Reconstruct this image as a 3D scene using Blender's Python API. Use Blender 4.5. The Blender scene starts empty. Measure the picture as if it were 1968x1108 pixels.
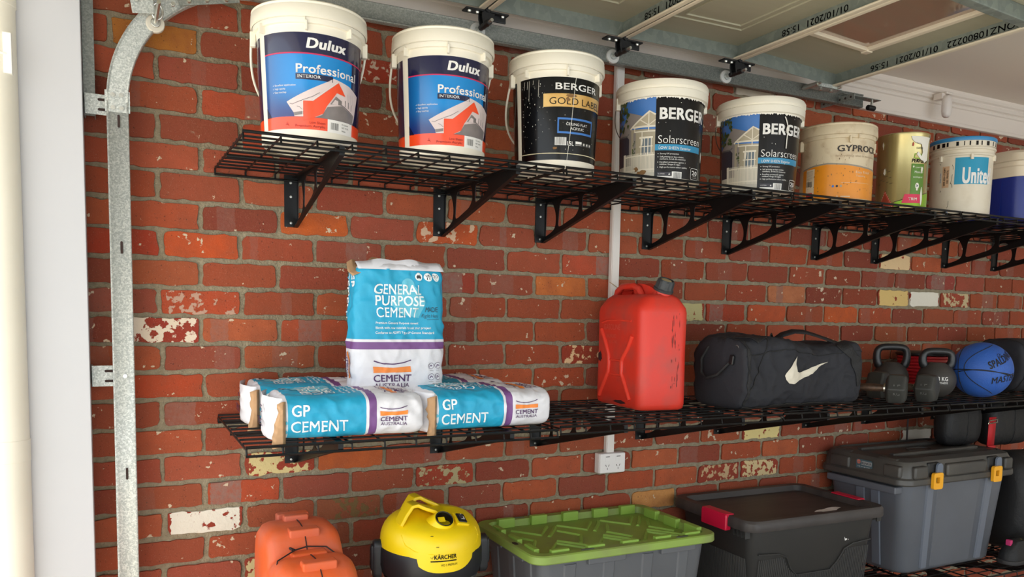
import bpy, bmesh, math, random
from mathutils import Vector, Matrix, noise
sc = bpy.context.scene
COL = sc.collection
rnd = random.Random(7)
sin, cos, pi = math.sin, math.cos, math.pi
def lin(c):
    return tuple(((x/255)/12.92 if x/255 <= .04045 else ((x/255+.055)/1.055)**2.4) for x in c)

# ------------------------------------------------------------------ camera
YAW, PITCH, ROLL = 0.468758, -0.084930, 0.017589
CAM = Vector((-0.264896, -2.720135, -0.859396)); FPX, PPY = 1530.041208, 730.378957
def cam_axes():
    f = Vector((sin(YAW)*cos(PITCH), cos(YAW)*cos(PITCH), sin(PITCH)))
    r = Vector((cos(YAW), -sin(YAW), 0)); u = r.cross(f)
    return r*cos(ROLL)+u*sin(ROLL), u*cos(ROLL)-r*sin(ROLL), f
_r, _u, _f = cam_axes()
cd = bpy.data.cameras.new('camera'); cam = bpy.data.objects.new('camera', cd); COL.objects.link(cam)
cam.matrix_world = Matrix(((_r.x,_u.x,-_f.x,CAM.x),(_r.y,_u.y,-_f.y,CAM.y),(_r.z,_u.z,-_f.z,CAM.z),(0,0,0,1)))
cd.sensor_width = 36; cd.lens = 36*FPX/1968; cd.shift_y = (PPY-554)/1968; cd.clip_start = .02; cd.clip_end = 200
sc.camera = cam
# ------------------------------------------------------------------ light
w = bpy.data.worlds.new('sky'); sc.world = w; w.use_nodes = True
bg = w.node_tree.nodes['Background']
bg.inputs[0].default_value = (.87, .94, 1.0, 1); bg.inputs[1].default_value = 2.05
sd = bpy.data.lights.new('sun', 'SUN'); sd.energy = 9.5; sd.angle = .02; sd.color = (1, .93, .82)
so = bpy.data.objects.new('sun', sd); COL.objects.link(so)
so.rotation_euler = Vector((.35, -.28, -.90)).to_track_quat('-Z', 'Y').to_euler(); so.location = (-3, 3, 8)
sc.view_settings.view_transform = 'Standard'; sc.view_settings.look = 'None'
sc.view_settings.gamma = 1; sc.view_settings.use_curve_mapping = False
sc.view_settings.exposure = 0.30
sc.cycles.use_denoising = True; sc.cycles.max_bounces = 7; sc.cycles.diffuse_bounces = 5
sc.cycles.sample_clamp_indirect = 6

# ------------------------------------------------------------------ materials
MATS = {}
def mat(name, rgb, rough=.5, metal=0.0, nz=0.0, nscale=12, bump=0.0, bscale=60, rgb2=None, thr=None, spec=None, coat=0, stretch=None, alpha=None, trans=0, emit=None):
    """principled material; rgb2+nz: colour noise mix; thr: (lo,hi) ramp bounds for patches"""
    if name in MATS: return MATS[name]
    m = bpy.data.materials.new(name); m.use_nodes = True; MATS[name] = m
    nt = m.node_tree; b = nt.nodes['Principled BSDF']; L = nt.links.new
    b.inputs['Base Color'].default_value = (*lin(rgb), 1)
    b.inputs['Roughness'].default_value = rough; b.inputs['Metallic'].default_value = metal
    if spec is not None: b.inputs['Specular IOR Level'].default_value = spec
    if coat: b.inputs['Coat Weight'].default_value = coat; b.inputs['Coat Roughness'].default_value = .08
    if trans: b.inputs['Transmission Weight'].default_value = trans
    if nz or bump:
        tc = nt.nodes.new('ShaderNodeTexCoord'); mp = nt.nodes.new('ShaderNodeMapping'); L(tc.outputs['Object'], mp.inputs[0])
        if stretch: mp.inputs['Scale'].default_value = stretch
    if nz:
        n = nt.nodes.new('ShaderNodeTexNoise'); n.inputs['Scale'].default_value = nscale; n.inputs['Detail'].default_value = 6
        L(mp.outputs[0], n.inputs['Vector'])
        cr = nt.nodes.new('ShaderNodeMapRange'); lo, hi = thr or (.3, .7)
        cr.inputs['From Min'].default_value = lo; cr.inputs['From Max'].default_value = hi
        cr.inputs['To Min'].default_value = 0; cr.inputs['To Max'].default_value = nz
        L(n.outputs['Fac'], cr.inputs['Value'])
        mx = nt.nodes.new('ShaderNodeMix'); mx.data_type = 'RGBA'
        c2 = lin(rgb2) if rgb2 else tuple(x*.5 for x in lin(rgb))
        mx.inputs[6].default_value = (*lin(rgb), 1); mx.inputs[7].default_value = (*c2, 1)
        L(cr.outputs[0], mx.inputs[0]); L(mx.outputs[2], b.inputs['Base Color'])
    if bump:
        n2 = nt.nodes.new('ShaderNodeTexNoise'); n2.inputs['Scale'].default_value = bscale; n2.inputs['Detail'].default_value = 5
        L(mp.outputs[0], n2.inputs['Vector'])
        bp = nt.nodes.new('ShaderNodeBump'); bp.inputs['Strength'].default_value = bump; bp.inputs['Distance'].default_value = .01
        L(n2.outputs['Fac'], bp.inputs['Height']); L(bp.outputs[0], b.inputs['Normal'])
    return m

def galv(name='galvanised', base=(176, 180, 178), dark=(120, 126, 126), sc_=70):
    if name in MATS: return MATS[name]
    m = mat(name, base, .40, .18); nt = m.node_tree; L = nt.links.new; b = nt.nodes['Principled BSDF']
    tc = nt.nodes.new('ShaderNodeTexCoord'); v = nt.nodes.new('ShaderNodeTexVoronoi'); v.inputs['Scale'].default_value = sc_
    L(tc.outputs['Object'], v.inputs['Vector'])
    n = nt.nodes.new('ShaderNodeTexNoise'); n.inputs['Scale'].default_value = sc_*1.3; n.inputs['Detail'].default_value = 3; L(tc.outputs['Object'], n.inputs['Vector'])
    sp = nt.nodes.new('ShaderNodeSeparateColor'); L(v.outputs['Color'], sp.inputs[0])
    ad = nt.nodes.new('ShaderNodeMath'); ad.operation = 'MULTIPLY'; L(sp.outputs[0], ad.inputs[0]); L(n.outputs['Fac'], ad.inputs[1])
    mr = nt.nodes.new('ShaderNodeMapRange'); mr.inputs['From Min'].default_value = .1; mr.inputs['From Max'].default_value = .5; L(ad.outputs[0], mr.inputs[0])
    mx = nt.nodes.new('ShaderNodeMix'); mx.data_type = 'RGBA'; mx.inputs[6].default_value = (*lin(dark), 1); mx.inputs[7].default_value = (*lin(base), 1)
    L(mr.outputs[0], mx.inputs[0]); L(mx.outputs[2], b.inputs['Base Color'])
    m2 = nt.nodes.new('ShaderNodeMapRange'); m2.inputs['To Min'].default_value = .55; m2.inputs['To Max'].default_value = .34; L(sp.outputs[0], m2.inputs[0]); L(m2.outputs[0], b.inputs['Roughness'])
    return m

# ------------------------------------------------------------------ mesh helpers
class Mb:
    def __init__(s): s.v = []; s.f = []; s.m = []
    def add(s, vs, fs, mi=0):
        o = len(s.v); s.v += [tuple(p) for p in vs]; s.f += [tuple(i+o for i in f) for f in fs]; s.m += [mi]*len(fs)
        return s
    def box(s, x0, x1, y0, y1, z0, z1, mi=0):
        return s.add([(x0,y0,z0),(x1,y0,z0),(x1,y1,z0),(x0,y1,z0),(x0,y0,z1),(x1,y0,z1),(x1,y1,z1),(x0,y1,z1)],
                     [(0,3,2,1),(4,5,6,7),(0,1,5,4),(1,2,6,5),(2,3,7,6),(3,0,4,7)], mi)
    def obox(s, c, ax, ay, az, mi=0):
        """box from centre and three half-axis vectors"""
        c, ax, ay, az = map(Vector, (c, ax, ay, az)); P = []
        for k in (-1, 1):
            for a, b in ((-1,-1),(1,-1),(1,1),(-1,1)): P.append(c+ax*a+ay*b+az*k)
        return s.add(P, [(0,3,2,1),(4,5,6,7),(0,1,5,4),(1,2,6,5),(2,3,7,6),(3,0,4,7)], mi)
    def tube(s, pts, r, n=8, mi=0, closed=False, cap=True):
        pts = [Vector(p) for p in pts]; N = len(pts); rs = r if isinstance(r, (list, tuple)) else [r]*N
        prev = None; rings = []
        for i, p in enumerate(pts):
            if closed: d = pts[(i+1) % N]-pts[i-1]
            else: d = pts[min(i+1, N-1)]-pts[max(i-1, 0)]
            d.normalize()
            a = prev if prev is not None else (Vector((0,0,1)) if abs(d.z) < .9 else Vector((1,0,0)))
            a = (a-d*a.dot(d)).normalized(); prev = a; b = d.cross(a)
            rings.append([p+(a*cos(2*pi*k/n)+b*sin(2*pi*k/n))*rs[i] for k in range(n)])
        vs = [q for R in rings for q in R]; fs = []
        for i in range(N if closed else N-1):
            j = (i+1) % N
            for k in range(n): fs.append((i*n+k, i*n+(k+1) % n, j*n+(k+1) % n, j*n+k))
        if cap and not closed: fs += [tuple(range(n))[::-1], tuple((N-1)*n+k for k in range(n))]
        return s.add(vs, fs, mi)
    def lathe(s, prof, c=(0,0,0), n=48, mi=0, a0=0, a1=2*pi):
        full = abs(a1-a0-2*pi) < 1e-6; m = n if full else n+1; vs = []
        for r, z in prof:
            for k in range(m):
                a = a0+(a1-a0)*k/n; vs.append((c[0]+r*sin(a), c[1]-r*cos(a), c[2]+z))
        fs = []
        for i in range(len(prof)-1):
            for k in range(n):
                k2 = (k+1) % m; fs.append((i*m+k, i*m+k2, (i+1)*m+k2, (i+1)*m+k))
        return s.add(vs, fs, mi)
    def prism(s, poly, fn, d0, d1, mi=0):
        """extrude a simple polygon; fn(u,v,d)->xyz"""
        n = len(poly); vs = [fn(u, v, d0) for u, v in poly]+[fn(u, v, d1) for u, v in poly]
        return s.add(vs, [tuple(range(n))[::-1], tuple(range(n, 2*n))]+[(i, (i+1) % n, n+(i+1) % n, n+i) for i in range(n)], mi)
    def loft(s, rings, mi=0, cap0=True, cap1=True):
        n = len(rings[0]); vs = [p for R in rings for p in R]; fs = []
        for i in range(len(rings)-1):
            for k in range(n): fs.append((i*n+k, i*n+(k+1) % n, (i+1)*n+(k+1) % n, (i+1)*n+k))
        if cap0: fs.append(tuple(range(n))[::-1])
        if cap1: fs.append(tuple((len(rings)-1)*n+k for k in range(n)))
        return s.add(vs, fs, mi)
XZ = lambda u, v, d: (u, d, v)
XY = lambda u, v, d: (u, v, d)
YZ = lambda u, v, d: (d, u, v)

def O(name, mb, mats, parent=None, bevel=0, seg=2, smooth=40, kind=None, sub=0, solid=0):
    me = bpy.data.meshes.new(name); me.from_pydata(mb.v, [], mb.f)
    for m in (mats if isinstance(mats, (list, tuple)) else [mats]): me.materials.append(m)
    me.polygons.foreach_set('material_index', mb.m)
    bm = bmesh.new(); bm.from_mesh(me); bmesh.ops.recalc_face_normals(bm, faces=bm.faces); bm.to_mesh(me); bm.free()
    if smooth: me.shade_smooth(); me.set_sharp_from_angle(angle=math.radians(smooth))
    ob = bpy.data.objects.new(name, me); COL.objects.link(ob)
    if parent: ob.parent = parent
    if solid:
        q = ob.modifiers.new('thickness', 'SOLIDIFY'); q.thickness = solid; q.offset = -1
    if bevel:
        q = ob.modifiers.new('bevel', 'BEVEL'); q.width = bevel; q.segments = seg; q.limit_method = 'ANGLE'; q.angle_limit = math.radians(35)
        me.shade_smooth()
        if smooth: me.set_sharp_from_angle(angle=math.radians(80))
        ob.modifiers.new('wn', 'WEIGHTED_NORMAL')
    if sub: q = ob.modifiers.new('sub', 'SUBSURF'); q.levels = q.render_levels = sub
    if kind: ob['kind'] = kind
    return ob
def thing(name, label, cat, loc=(0,0,0), rz=0, group=None, rot=None):
    o = bpy.data.objects.new(name, None); COL.objects.link(o); o.location = loc; o.rotation_euler = rot or (0,0,rz)
    o.empty_display_size = .05; o['label'] = label; o['category'] = cat
    if group: o['group'] = group
    return o
def tag(o, label, cat, group=None):
    o['label'] = label; o['category'] = cat
    if group: o['group'] = group
    return o
def dup(root, loc=None, rz=None, label=None):
    r = root.copy(); COL.objects.link(r)
    if loc is not None: r.location = loc
    if rz is not None: r.rotation_euler = (0,0,rz)
    if label: r['label'] = label
    for ch in root.children:
        c = ch.copy(); COL.objects.link(c); c.parent = r
        for g in ch.children:
            d = g.copy(); COL.objects.link(d); d.parent = c
    return r
def rrect(w, h, r, n=5, cx=0, cy=0):
    P = []
    for sx, sy, a in ((1,1,0),(-1,1,pi/2),(-1,-1,pi),(1,-1,1.5*pi)):
        for k in range(n+1):
            t = a+pi/2*k/n; P.append((cx+sx*(w/2-r)+r*cos(t), cy+sy*(h/2-r)+r*sin(t)))
    return P

# ------------------------------------------------------------------ flat print on curved surfaces
_tx = {}
def text2d(s, bold=0.0, shear=0.0):
    """triangulated outline of a string: (verts, faces, width, capheight)"""
    k = (s, bold, shear)
    if k in _tx: return _tx[k]
    def mk(t):
        c = bpy.data.curves.new('t', 'FONT'); c.body = t; c.size = 1; c.offset = min(bold, 0); c.shear = shear; c.resolution_u = 3; c.space_character = 1+max(0, bold)*1.6; c.fill_mode = 'FRONT'
        o = bpy.data.objects.new('t', c); me = o.to_mesh()
        V = [(v.co.x, v.co.y) for v in me.vertices]; F = [tuple(p.vertices) for p in me.polygons]
        o.to_mesh_clear(); bpy.data.objects.remove(o); bpy.data.curves.remove(c); return V, F
    V, F = mk(s)
    if bold > 0:
        b_ = bold*.85; n = len(V); V0, F0 = V, F; V = []; F = []
        for i, (dx, dy) in enumerate(((-b_, -b_*.55), (b_, -b_*.55), (b_, b_*.55), (-b_, b_*.55))):
            V += [(x+dx, y+dy) for x, y in V0]; F += [tuple(a+i*n for a in f) for f in F0]
    H = mk('H')[0]; hb = min(v[1] for v in H); cap = max(v[1] for v in H)-hb
    x0 = min(v[0] for v in V); x1 = max(v[0] for v in V)
    _tx[k] = ([(x-x0, y-hb) for x, y in V], F, x1-x0, cap); return _tx[k]
def T(s, u, v, h, w_=None, m=0, layer=1, bold=.0, shear=0, ang=0, al='l', arc=None):
    V, F, W, cap = text2d(s, bold, shear); sy = h/cap; sx = sy if w_ is None else w_/W
    ox = {'l': 0, 'c': -W*sx/2, 'r': -W*sx}[al]; c, q = cos(ang), sin(ang); P = []
    for x, y in V:
        X = x*sx+ox; Y = y*sy
        if arc: Y += arc*(X/(W*sx))**2
        P.append((u+X*c-Y*q, v+X*q+Y*c))
    return (P, F, m, layer)
def R_(u0, u1, v0, v1, m, layer=0): return ([(u0,v0),(u1,v0),(u1,v1),(u0,v1)], [(0,1,2,3)], m, layer)
def Pg(pts, m, layer=0): return (list(pts), [tuple(range(len(pts)))], m, layer)
def Ci(u, v, r, m, layer=1, n=16): return Pg([(u+r*cos(2*pi*k/n), v+r*sin(2*pi*k/n)) for k in range(n)], m, layer)
def Ln(pts, wd, m, layer=1):
    V = []; F = []
    for i, (x, y) in enumerate(pts):
        a = pts[max(i-1, 0)]; b = pts[min(i+1, len(pts)-1)]; d = Vector((b[0]-a[0], b[1]-a[1])).normalized()
        V += [(x-d.y*wd/2, y+d.x*wd/2), (x+d.y*wd/2, y-d.x*wd/2)]
        if i: F.append((2*i-2, 2*i-1, 2*i+1, 2*i))
    return (V, F, m, layer)
def bars(u, v, w_, h, m, layer=2, seed=1, vert=False):
    q = random.Random(seed); V = []; F = []; x = 0
    while x < w_:
        b = q.choice((.0009, .0014, .002))
        if x+b > w_: break
        o = len(V); V += [(u+x, v), (u+x+b, v), (u+x+b, v+h), (u+x, v+h)]; F.append((o, o+1, o+2, o+3)); x += b+q.choice((.0012, .0018))
    return (V, F, m, layer)
def art(name, parent, items, fmap, mats, cell=.01, step=.0004, base=.0005, kind=None):
    bm = bmesh.new(); lay = bm.verts.layers.int.new('l'); uvl = bm.loops.layers.uv.new('UVMap')
    for V, F, m, l in items:
        vs = [bm.verts.new((x, y, 0)) for x, y in V]
        for v in vs: v[lay] = l
        for f in F:
            try: fc = bm.faces.new([vs[i] for i in f]); fc.material_index = m
            except ValueError: pass
    bm.faces.ensure_lookup_table()
    big = [f for f in bm.faces if len(f.verts) > 4]
    if big: bmesh.ops.triangulate(bm, faces=big)
    if cell:
        for ax in (0, 1):
            cs = [v.co[ax] for v in bm.verts]; k = math.floor(min(cs)/cell)+1
            while k*cell < max(cs):
                c = k*cell; no = Vector((1,0,0)) if ax == 0 else Vector((0,1,0))
                es = [e for e in bm.edges if (e.verts[0].co[ax]-c)*(e.verts[1].co[ax]-c) < -1e-12]
                if es:
                    fs = set(f for e in es for f in e.link_faces); vs = set(v for f in fs for v in f.verts); ee = set(e for f in fs for e in f.edges)
                    bmesh.ops.bisect_plane(bm, geom=list(fs)+list(ee)+list(vs), plane_co=no*c, plane_no=no, dist=1e-7)
                k += 1
    for f in bm.faces:
        l = max(v[lay] for v in f.verts)
        for v in f.verts: v[lay] = l
    for f in bm.faces:
        for lp in f.loops: lp[uvl].uv = (lp.vert.co.x, lp.vert.co.y)
    for v in bm.verts: v.co = Vector(fmap(v.co.x, v.co.y, base+step*v[lay]))
    me = bpy.data.meshes.new(name); bm.to_mesh(me); bm.free()
    for m in mats: me.materials.append(m)
    me.shade_smooth()
    ob = bpy.data.objects.new(name, me); COL.objects.link(ob)
    if parent: ob.parent = parent
    if kind: ob['kind'] = kind
    return ob

# ------------------------------------------------------------------ common materials
WHITE = mat('white_paint', (232, 230, 226), .45)
PLAS_W = mat('white_plastic', (236, 230, 214), .38, nz=.35, nscale=9, rgb2=(214, 204, 180), thr=(.45, .8))
BLK = mat('black_metal', (9, 9, 10), .42, .0, spec=.35)
BLKP = mat('black_plastic', (24, 25, 27), .42)
SCREW = mat('zinc_screw', (205, 205, 198), .28, .9)
GALV = galv('galvanised', (208, 211, 206), (166, 171, 168), 260)
GALV_D = galv('galvanised_dull', (146, 149, 142), (122, 126, 121), 240)
BR = 0.0888 # brick course
PH = BR; PW = .24
Z_UP, Z_LO, Z_BOT = -.418, -1.207, -1.992
FLOOR = -2.42; CEIL = .285; XR = 6.2; YF = -6.0; XL = -.475

# ================================================================== SETTING
def brick_material():
    m = bpy.data.materials.new('brick'); m.use_nodes = True; nt = m.node_tree; L = nt.links.new; b = nt.nodes['Principled BSDF']
    N = nt.nodes.new
    def noise_(scale, detail=6, rough=.6, vec=None, dist=0):
        n = N('ShaderNodeTexNoise'); n.inputs['Scale'].default_value = scale; n.inputs['Detail'].default_value = detail
        n.inputs['Roughness'].default_value = rough; n.inputs['Distortion'].default_value = dist
        L(vec or tc.outputs['Object'], n.inputs['Vector']); return n.outputs['Fac']
    def rng(x, a, c, d0=0, d1=1):
        r = N('ShaderNodeMapRange'); r.inputs['From Min'].default_value = a; r.inputs['From Max'].default_value = c
        r.inputs['To Min'].default_value = d0; r.inputs['To Max'].default_value = d1; L(x, r.inputs['Value']); return r.outputs[0]
    def mth(op, a, c):
        r = N('ShaderNodeMath'); r.operation = op
        for i, x in enumerate((a, c)):
            if isinstance(x, (int, float)): r.inputs[i].default_value = x
            else: L(x, r.inputs[i])
        return r.outputs[0]
    def mix(f, a, c):
        r = N('ShaderNodeMix'); r.data_type = 'RGBA'; L(f, r.inputs[0]) if not isinstance(f, float) else None
        for i, x in ((6, a), (7, c)):
            if isinstance(x, tuple): r.inputs[i].default_value = (*x, 1)
            else: L(x, r.inputs[i])
        return r.outputs[2]
    tc = N('ShaderNodeTexCoord')
    def at(n): a = N('ShaderNodeAttribute'); a.attribute_name = n; return a
    bc, pc, bd = at('bc'), at('pc'), at('bd')
    sp = N('ShaderNodeSeparateColor'); L(bd.outputs['Color'], sp.inputs[0])
    uv = N('ShaderNodeUVMap'); uv.uv_map = 'UVMap'; su = N('ShaderNodeSeparateXYZ'); L(uv.outputs[0], su.inputs[0])
    # darker / lighter mottling
    c = mix(rng(noise_(14), .35, .7), bc.outputs['Color'], (.23, .062, .030))
    f1 = N('ShaderNodeMix'); f1.data_type = 'RGBA'; f1.inputs[0].default_value = .5; L(bc.outputs['Color'], f1.inputs[6]); L(c, f1.inputs[7]); c = f1.outputs[2]
    c = mix(rng(noise_(300, 3), .60, .85, 0, .45), c, (.62, .42, .33))       # pale grit
    c = mix(rng(noise_(160, 2), .66, .72, 0, .75), c, (.07, .025, .018))     # dark pits
    # kiss mark: vertical band across the brick
    d = mth('ABSOLUTE', mth('SUBTRACT', mth('ADD', su.outputs[0], mth('MULTIPLY', rng(noise_(60, 3), .3, .7, -.5, .5), .03)), sp.outputs[0]), 0)
    band = mth('MULTIPLY', mth('LESS_THAN', d, mth('MULTIPLY', sp.outputs[1], .35)), sp.outputs[2])
    c = mix(mth('MULTIPLY', band, rng(noise_(70), .25, .6, .35, 1)), c, (.27, .145, .115))
    # old paint / mortar smears
    th = mth('SUBTRACT', 1.0, pc.outputs['Alpha'])
    pn = mth('ADD', mth('MULTIPLY', noise_(38, 5, .55), .75), mth('MULTIPLY', noise_(13, 3), .45))
    ef = mth('MULTIPLY', rng(mth('ABSOLUTE', mth('SUBTRACT', su.outputs[0], .5), 0), .44, .5, 0, .25), 1)
    fac = rng(mth('SUBTRACT', mth('SUBTRACT', pn, ef), th), 0, .02)
    c = mix(fac, c, pc.outputs['Color'])
    sm = rng(noise_(26, 8, .7), .67, .72, 0, .5)
    c = mix(sm, c, (.42, .33, .24))
    L(c, b.inputs['Base Color']); b.inputs['Roughness'].default_value = .86; b.inputs['Specular IOR Level'].default_value = .3
    bp = N('ShaderNodeBump'); bp.inputs['Strength'].default_value = .9; bp.inputs['Distance'].default_value = .004
    h = mth('ADD', mth('MULTIPLY', noise_(45, 8, .7), 1.0), mth('MULTIPLY', fac, .12)); L(h, bp.inputs['Height']); L(bp.outputs[0], b.inputs['Normal'])
    return m
BRICK = brick_material()
MORTAR = mat('mortar', (162, 151, 126), .93, nz=.8, nscale=55, rgb2=(130, 118, 95), thr=(.3, .75), bump=.9, bscale=150)
PLASTER = mat('plaster_white', (226, 220, 208), .7, nz=.25, nscale=1.5, rgb2=(205, 196, 180))
CONC = mat('concrete_floor', (186, 180, 168), .8, nz=.5, nscale=6, rgb2=(164, 158, 146), bump=.2, bscale=40)

def S(name, mb, m, **k): o = O(name, mb, m, **k); o['kind'] = 'structure'; return o
S('floor', Mb().box(XL, XR, YF, .3, FLOOR-.1, FLOOR), CONC)
S('driveway', Mb().box(-14, XL, -12, 6, FLOOR-.12, FLOOR-.02), mat('driveway_concrete', (196, 190, 178), .85, nz=.4, nscale=3, rgb2=(176, 170, 158)))
S('ceiling', Mb().box(-1.3, XR+.2, YF-.2, .45, CEIL, CEIL+.12), mat('ceiling_paint', (228, 218, 206), .7))
S('wall_right', Mb().box(XR, XR+.2, YF-.2, .3, FLOOR, CEIL), PLASTER)
mb = Mb().box(XL-.1, -.33, -5.6, .0, .02, CEIL); 
S('wall_left', mb, PLASTER)
wall = S('wall_back', Mb().box(-.47, XR, .0035, .30, FLOOR, CEIL), MORTAR)

ORC = [tuple(c*.95 for c in x_) for x_ in [(172,84,54), (164,78,50), (178,88,54), (158,73,49), (168,82,56), (150,70,51), (142,66,49), (178,92,57), (162,80,57), (153,75,57), (170,86,56), (166,77,47)]]
SPB = { # (course, index): base, paint colour, amount, band(u,w,s)
 (0,-1): ((176,112,46), None, 0, None), (17,0): ((150,52,38), (226,220,205), .66, None), (8,13): ((150,60,40), (222,190,122), .72, None), (8,14): ((150,60,40), (232,226,210), .86, None),
 (6,13): ((160,66,44), (228,196,150), .70, None), (15,10): ((150,56,38), (226,206,140), .72, None), (17,10): ((156,60,42), (214,190,142), .52, None), (15,1): ((150,56,38), (206,186,132), .50, None),
 (16,3): ((160,62,40), (176,160,120), .46, None), (10,-1): ((150,52,38), (224,206,184), .50, None), (16,14): ((160,66,50), (228,220,206), .85, None), (17,9): ((150,58,42), (196,164,124), .44, None),
 (19,1): ((150,58,42), (206,188,138), .60, None), (9,8): ((150,60,40), (190,180,130), .62, None), (11,6): ((156,62,42), (226,196,150), .42, None), (-2,9): ((196,186,170), (200,188,168), .8, None),
 (6,1): ((192,92,40), None, 0, None), (8,5): ((196,112,58), None, 0, None), (7,0): ((190,80,38), None, 0, None), (15,2): ((184,92,46), None, 0, None), (18,7): ((206,146,84), None, 0, None),
 (9,0): ((176,74,44), (186,150,130), .42, None), (10,1): ((176,80,50), None, 0, (.42,.5,.8)), (8,3): ((150,62,46), None, 0, (.6,.5,1.)), (16,0): ((172,72,42), None, 0, (.25,.6,1.)),
 (2,0): ((176,78,50), None, 0, (.75,.5,.6)), (0,2): ((156,56,36), (196,170,150), .38, None), (8,10): ((186,116,78), None, 0, (.3,.25,.7)), (9,12): ((196,92,46), None, 0, None), (8,15): ((160,70,50), (200,180,140), .45, None),
 (6,3): ((190,86,44), (214,180,150), .40, None), (7,6): ((180,80,54), None, 0, (.85,.5,.9)), (7,15): ((150,66,58), None, 0, (.4,.7,1.)), (17,2): ((146,84,56), (120,96,60), .45, None), (18,1): ((140,76,52), None, 0, (.6,.6,.8)),
 (7,-1): ((160,58,36), None, 0, None), (9,9): ((168,66,42), None, 0, (.25,.5,.8)), (9,10): ((192,88,52), None, 0, None), (12,-1): ((170,70,40), None, 0, None), (3,1): ((170,70,42), None, 0, None),
}
def brick_mesh(k, i, x0, x1, z0, z1, q):
    """one brick face: irregular outline standing proud of the mortar"""
    W, H = x1-x0, z1-z0; rc = [q.uniform(.004, .013) for _ in range(4)]
    pts = []
    corners = [((x1, z1), 0), ((x0, z1), 1), ((x0, z0), 2), ((x1, z0), 3)]
    for (cx, cz), j in corners:
        sx = 1 if cx == x1 else -1; sz = 1 if cz == z1 else -1; r = rc[j]; ox, oz = cx-sx*r, cz-sz*r
        if q.random() < .12: r *= 1.7; ox, oz = cx-sx*r, cz-sz*r
        a0 = {(1,1): 0, (-1,1): pi/2, (-1,-1): pi, (1,-1): 1.5*pi}[(sx, sz)]
        pts += [(ox+r*cos(a0+t), oz+r*sin(a0+t)) for t in (0, pi/4, pi/2)]
        nxt = corners[(j+1) % 4][0]; n = 10 if j in (0, 2) else 3
        end = (x0+rc[1], z1) if j == 0 else (x0, z0+rc[2]) if j == 1 else (x1-rc[3], z0) if j == 2 else (x1, z1-rc[0])
        st = pts[-1]
        for t in range(1, n+1):
            f = t/(n+1); pts.append((st[0]+(end[0]-st[0])*f, st[1]+(end[1]-st[1])*f))
    cx, cz = (x0+x1)/2, (z0+z1)/2; seed = q.uniform(0, 99); out = []
    for (x, z) in pts:
        n1 = noise.noise((x*28+seed, z*28, 0)); n2 = noise.noise((x*90, z*90+seed, 5))
        d = .0056*n1+.0030*n2-.0006
        ax = (x-cx)/(W/2); az = (z-cz)/(H/2); m = max(abs(ax), abs(az))
        dx = d*(ax/m)**3; dz = d*(az/m)**3; out.append((x+dx, z+dz))
    h = q.uniform(.0025, .0065); tx = q.uniform(-.012, .012); tz = q.uniform(-.03, .03)
    yf = lambda x, z: -h+(x-cx)*tx+(z-cz)*tz
    n = len(out); V = []
    sh = lambda p, e: (cx+(p[0]-cx)*(1-2*e/W), cz+(p[1]-cz)*(1-2*e/H))
    for e, dy in ((0, .0075), (.0002, .0010), (.0012, 0)):
        for p in out: x, z = sh(p, e); V.append((x, yf(*p)+dy, z))
    F = [(a*n+j, a*n+(j+1) % n, (a+1)*n+(j+1) % n, (a+1)*n+j) for a in (0, 1) for j in range(n)]
    F.append(tuple(2*n+j for j in range(n)))
    return V, F
def brick_cols(k, i, q):
    base, pc, amt, bd = SPB.get((k, i), (None, None, 0, None))
    special = base is not None
    if base is None:
        base = q.choice(ORC); f = q.uniform(.9, 1.08); base = tuple(min(255, c*f) for c in base)
    if pc is None:
        pc = (206, 186, 160); amt = amt or (q.uniform(.24, .33) if q.random() < .08 else 0.2)
    if bd is None:
        bd = (q.uniform(.15, .85), q.uniform(.15, .6), q.uniform(.2, .6)) if (not special and q.random() < .28) else (0, 0, 0)
    amt = amt*.5+.16; return (*lin(base), 1), (*lin(pc), amt), (*bd, 1)
def finish_brick_mesh(me, cols, uvs):
    for nm, j in (('bc', 0), ('pc', 1), ('bd', 2)):
        a = me.color_attributes.new(nm, 'FLOAT_COLOR', 'CORNER')
        a.data.foreach_set('color', [x for c in cols for x in c[j]])
    u = me.uv_layers.new(name='UVMap'); u.data.foreach_set('uv', [x for c in uvs for x in c])
    me.materials.append(BRICK); me.shade_smooth(); me.set_sharp_from_angle(angle=math.radians(28))
rows = range(-3, 28); todo = []
for k in rows:
    for i in range(-3, 27):
        x0 = (i-(k % 2)*.5)*PW
        if x0 > XR-.1 or x0+PW < -.42: continue
        q = random.Random(k*1000+i*7+5); j0 = random.Random(k*977+i*13).uniform(-.005, .005); j1 = random.Random(k*977+(i+1)*13).uniform(-.005, .005)
        jm = random.Random(k*31+i).uniform(.005, .0085); zz = -k*PH
        a, b_ = max(x0+j0+jm, -.47), min(x0+PW+j1-jm, XR)
        todo.append((k, i, a, b_, zz-PH+q.uniform(.0055, .0085), zz-q.uniform(.0055, .0085), q))
vis = [t for t in todo if -2 <= t[0] <= 19 and t[3] > -.33]
vis.sort(key=lambda t: t[2]); single = set((t[0], t[1]) for t in vis[:300])
RV, RF, RC, RU = [], [], [], []
for k, i, x0, x1, z0, z1, q in todo:
    V, F = brick_mesh(k, i, x0, x1, z0, z1, q); cc = brick_cols(k, i, q)
    uv = [((V[a][0]-x0)/(x1-x0), (V[a][2]-z0)/(z1-z0)) for f in F for a in f]
    if (k, i) in single:
        me = bpy.data.meshes.new('brick'); me.from_pydata(V, [], F); finish_brick_mesh(me, [cc]*len(uv), uv)
        ob = bpy.data.objects.new('brick', me); COL.objects.link(ob); ob.parent = wall
    else:
        o = len(RV); RV += V; RF += [tuple(a+o for a in f) for f in F]; RC += [cc]*len(uv); RU += uv
me = bpy.data.meshes.new('brickwork'); me.from_pydata(RV, [], RF); finish_brick_mesh(me, RC, RU)
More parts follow.
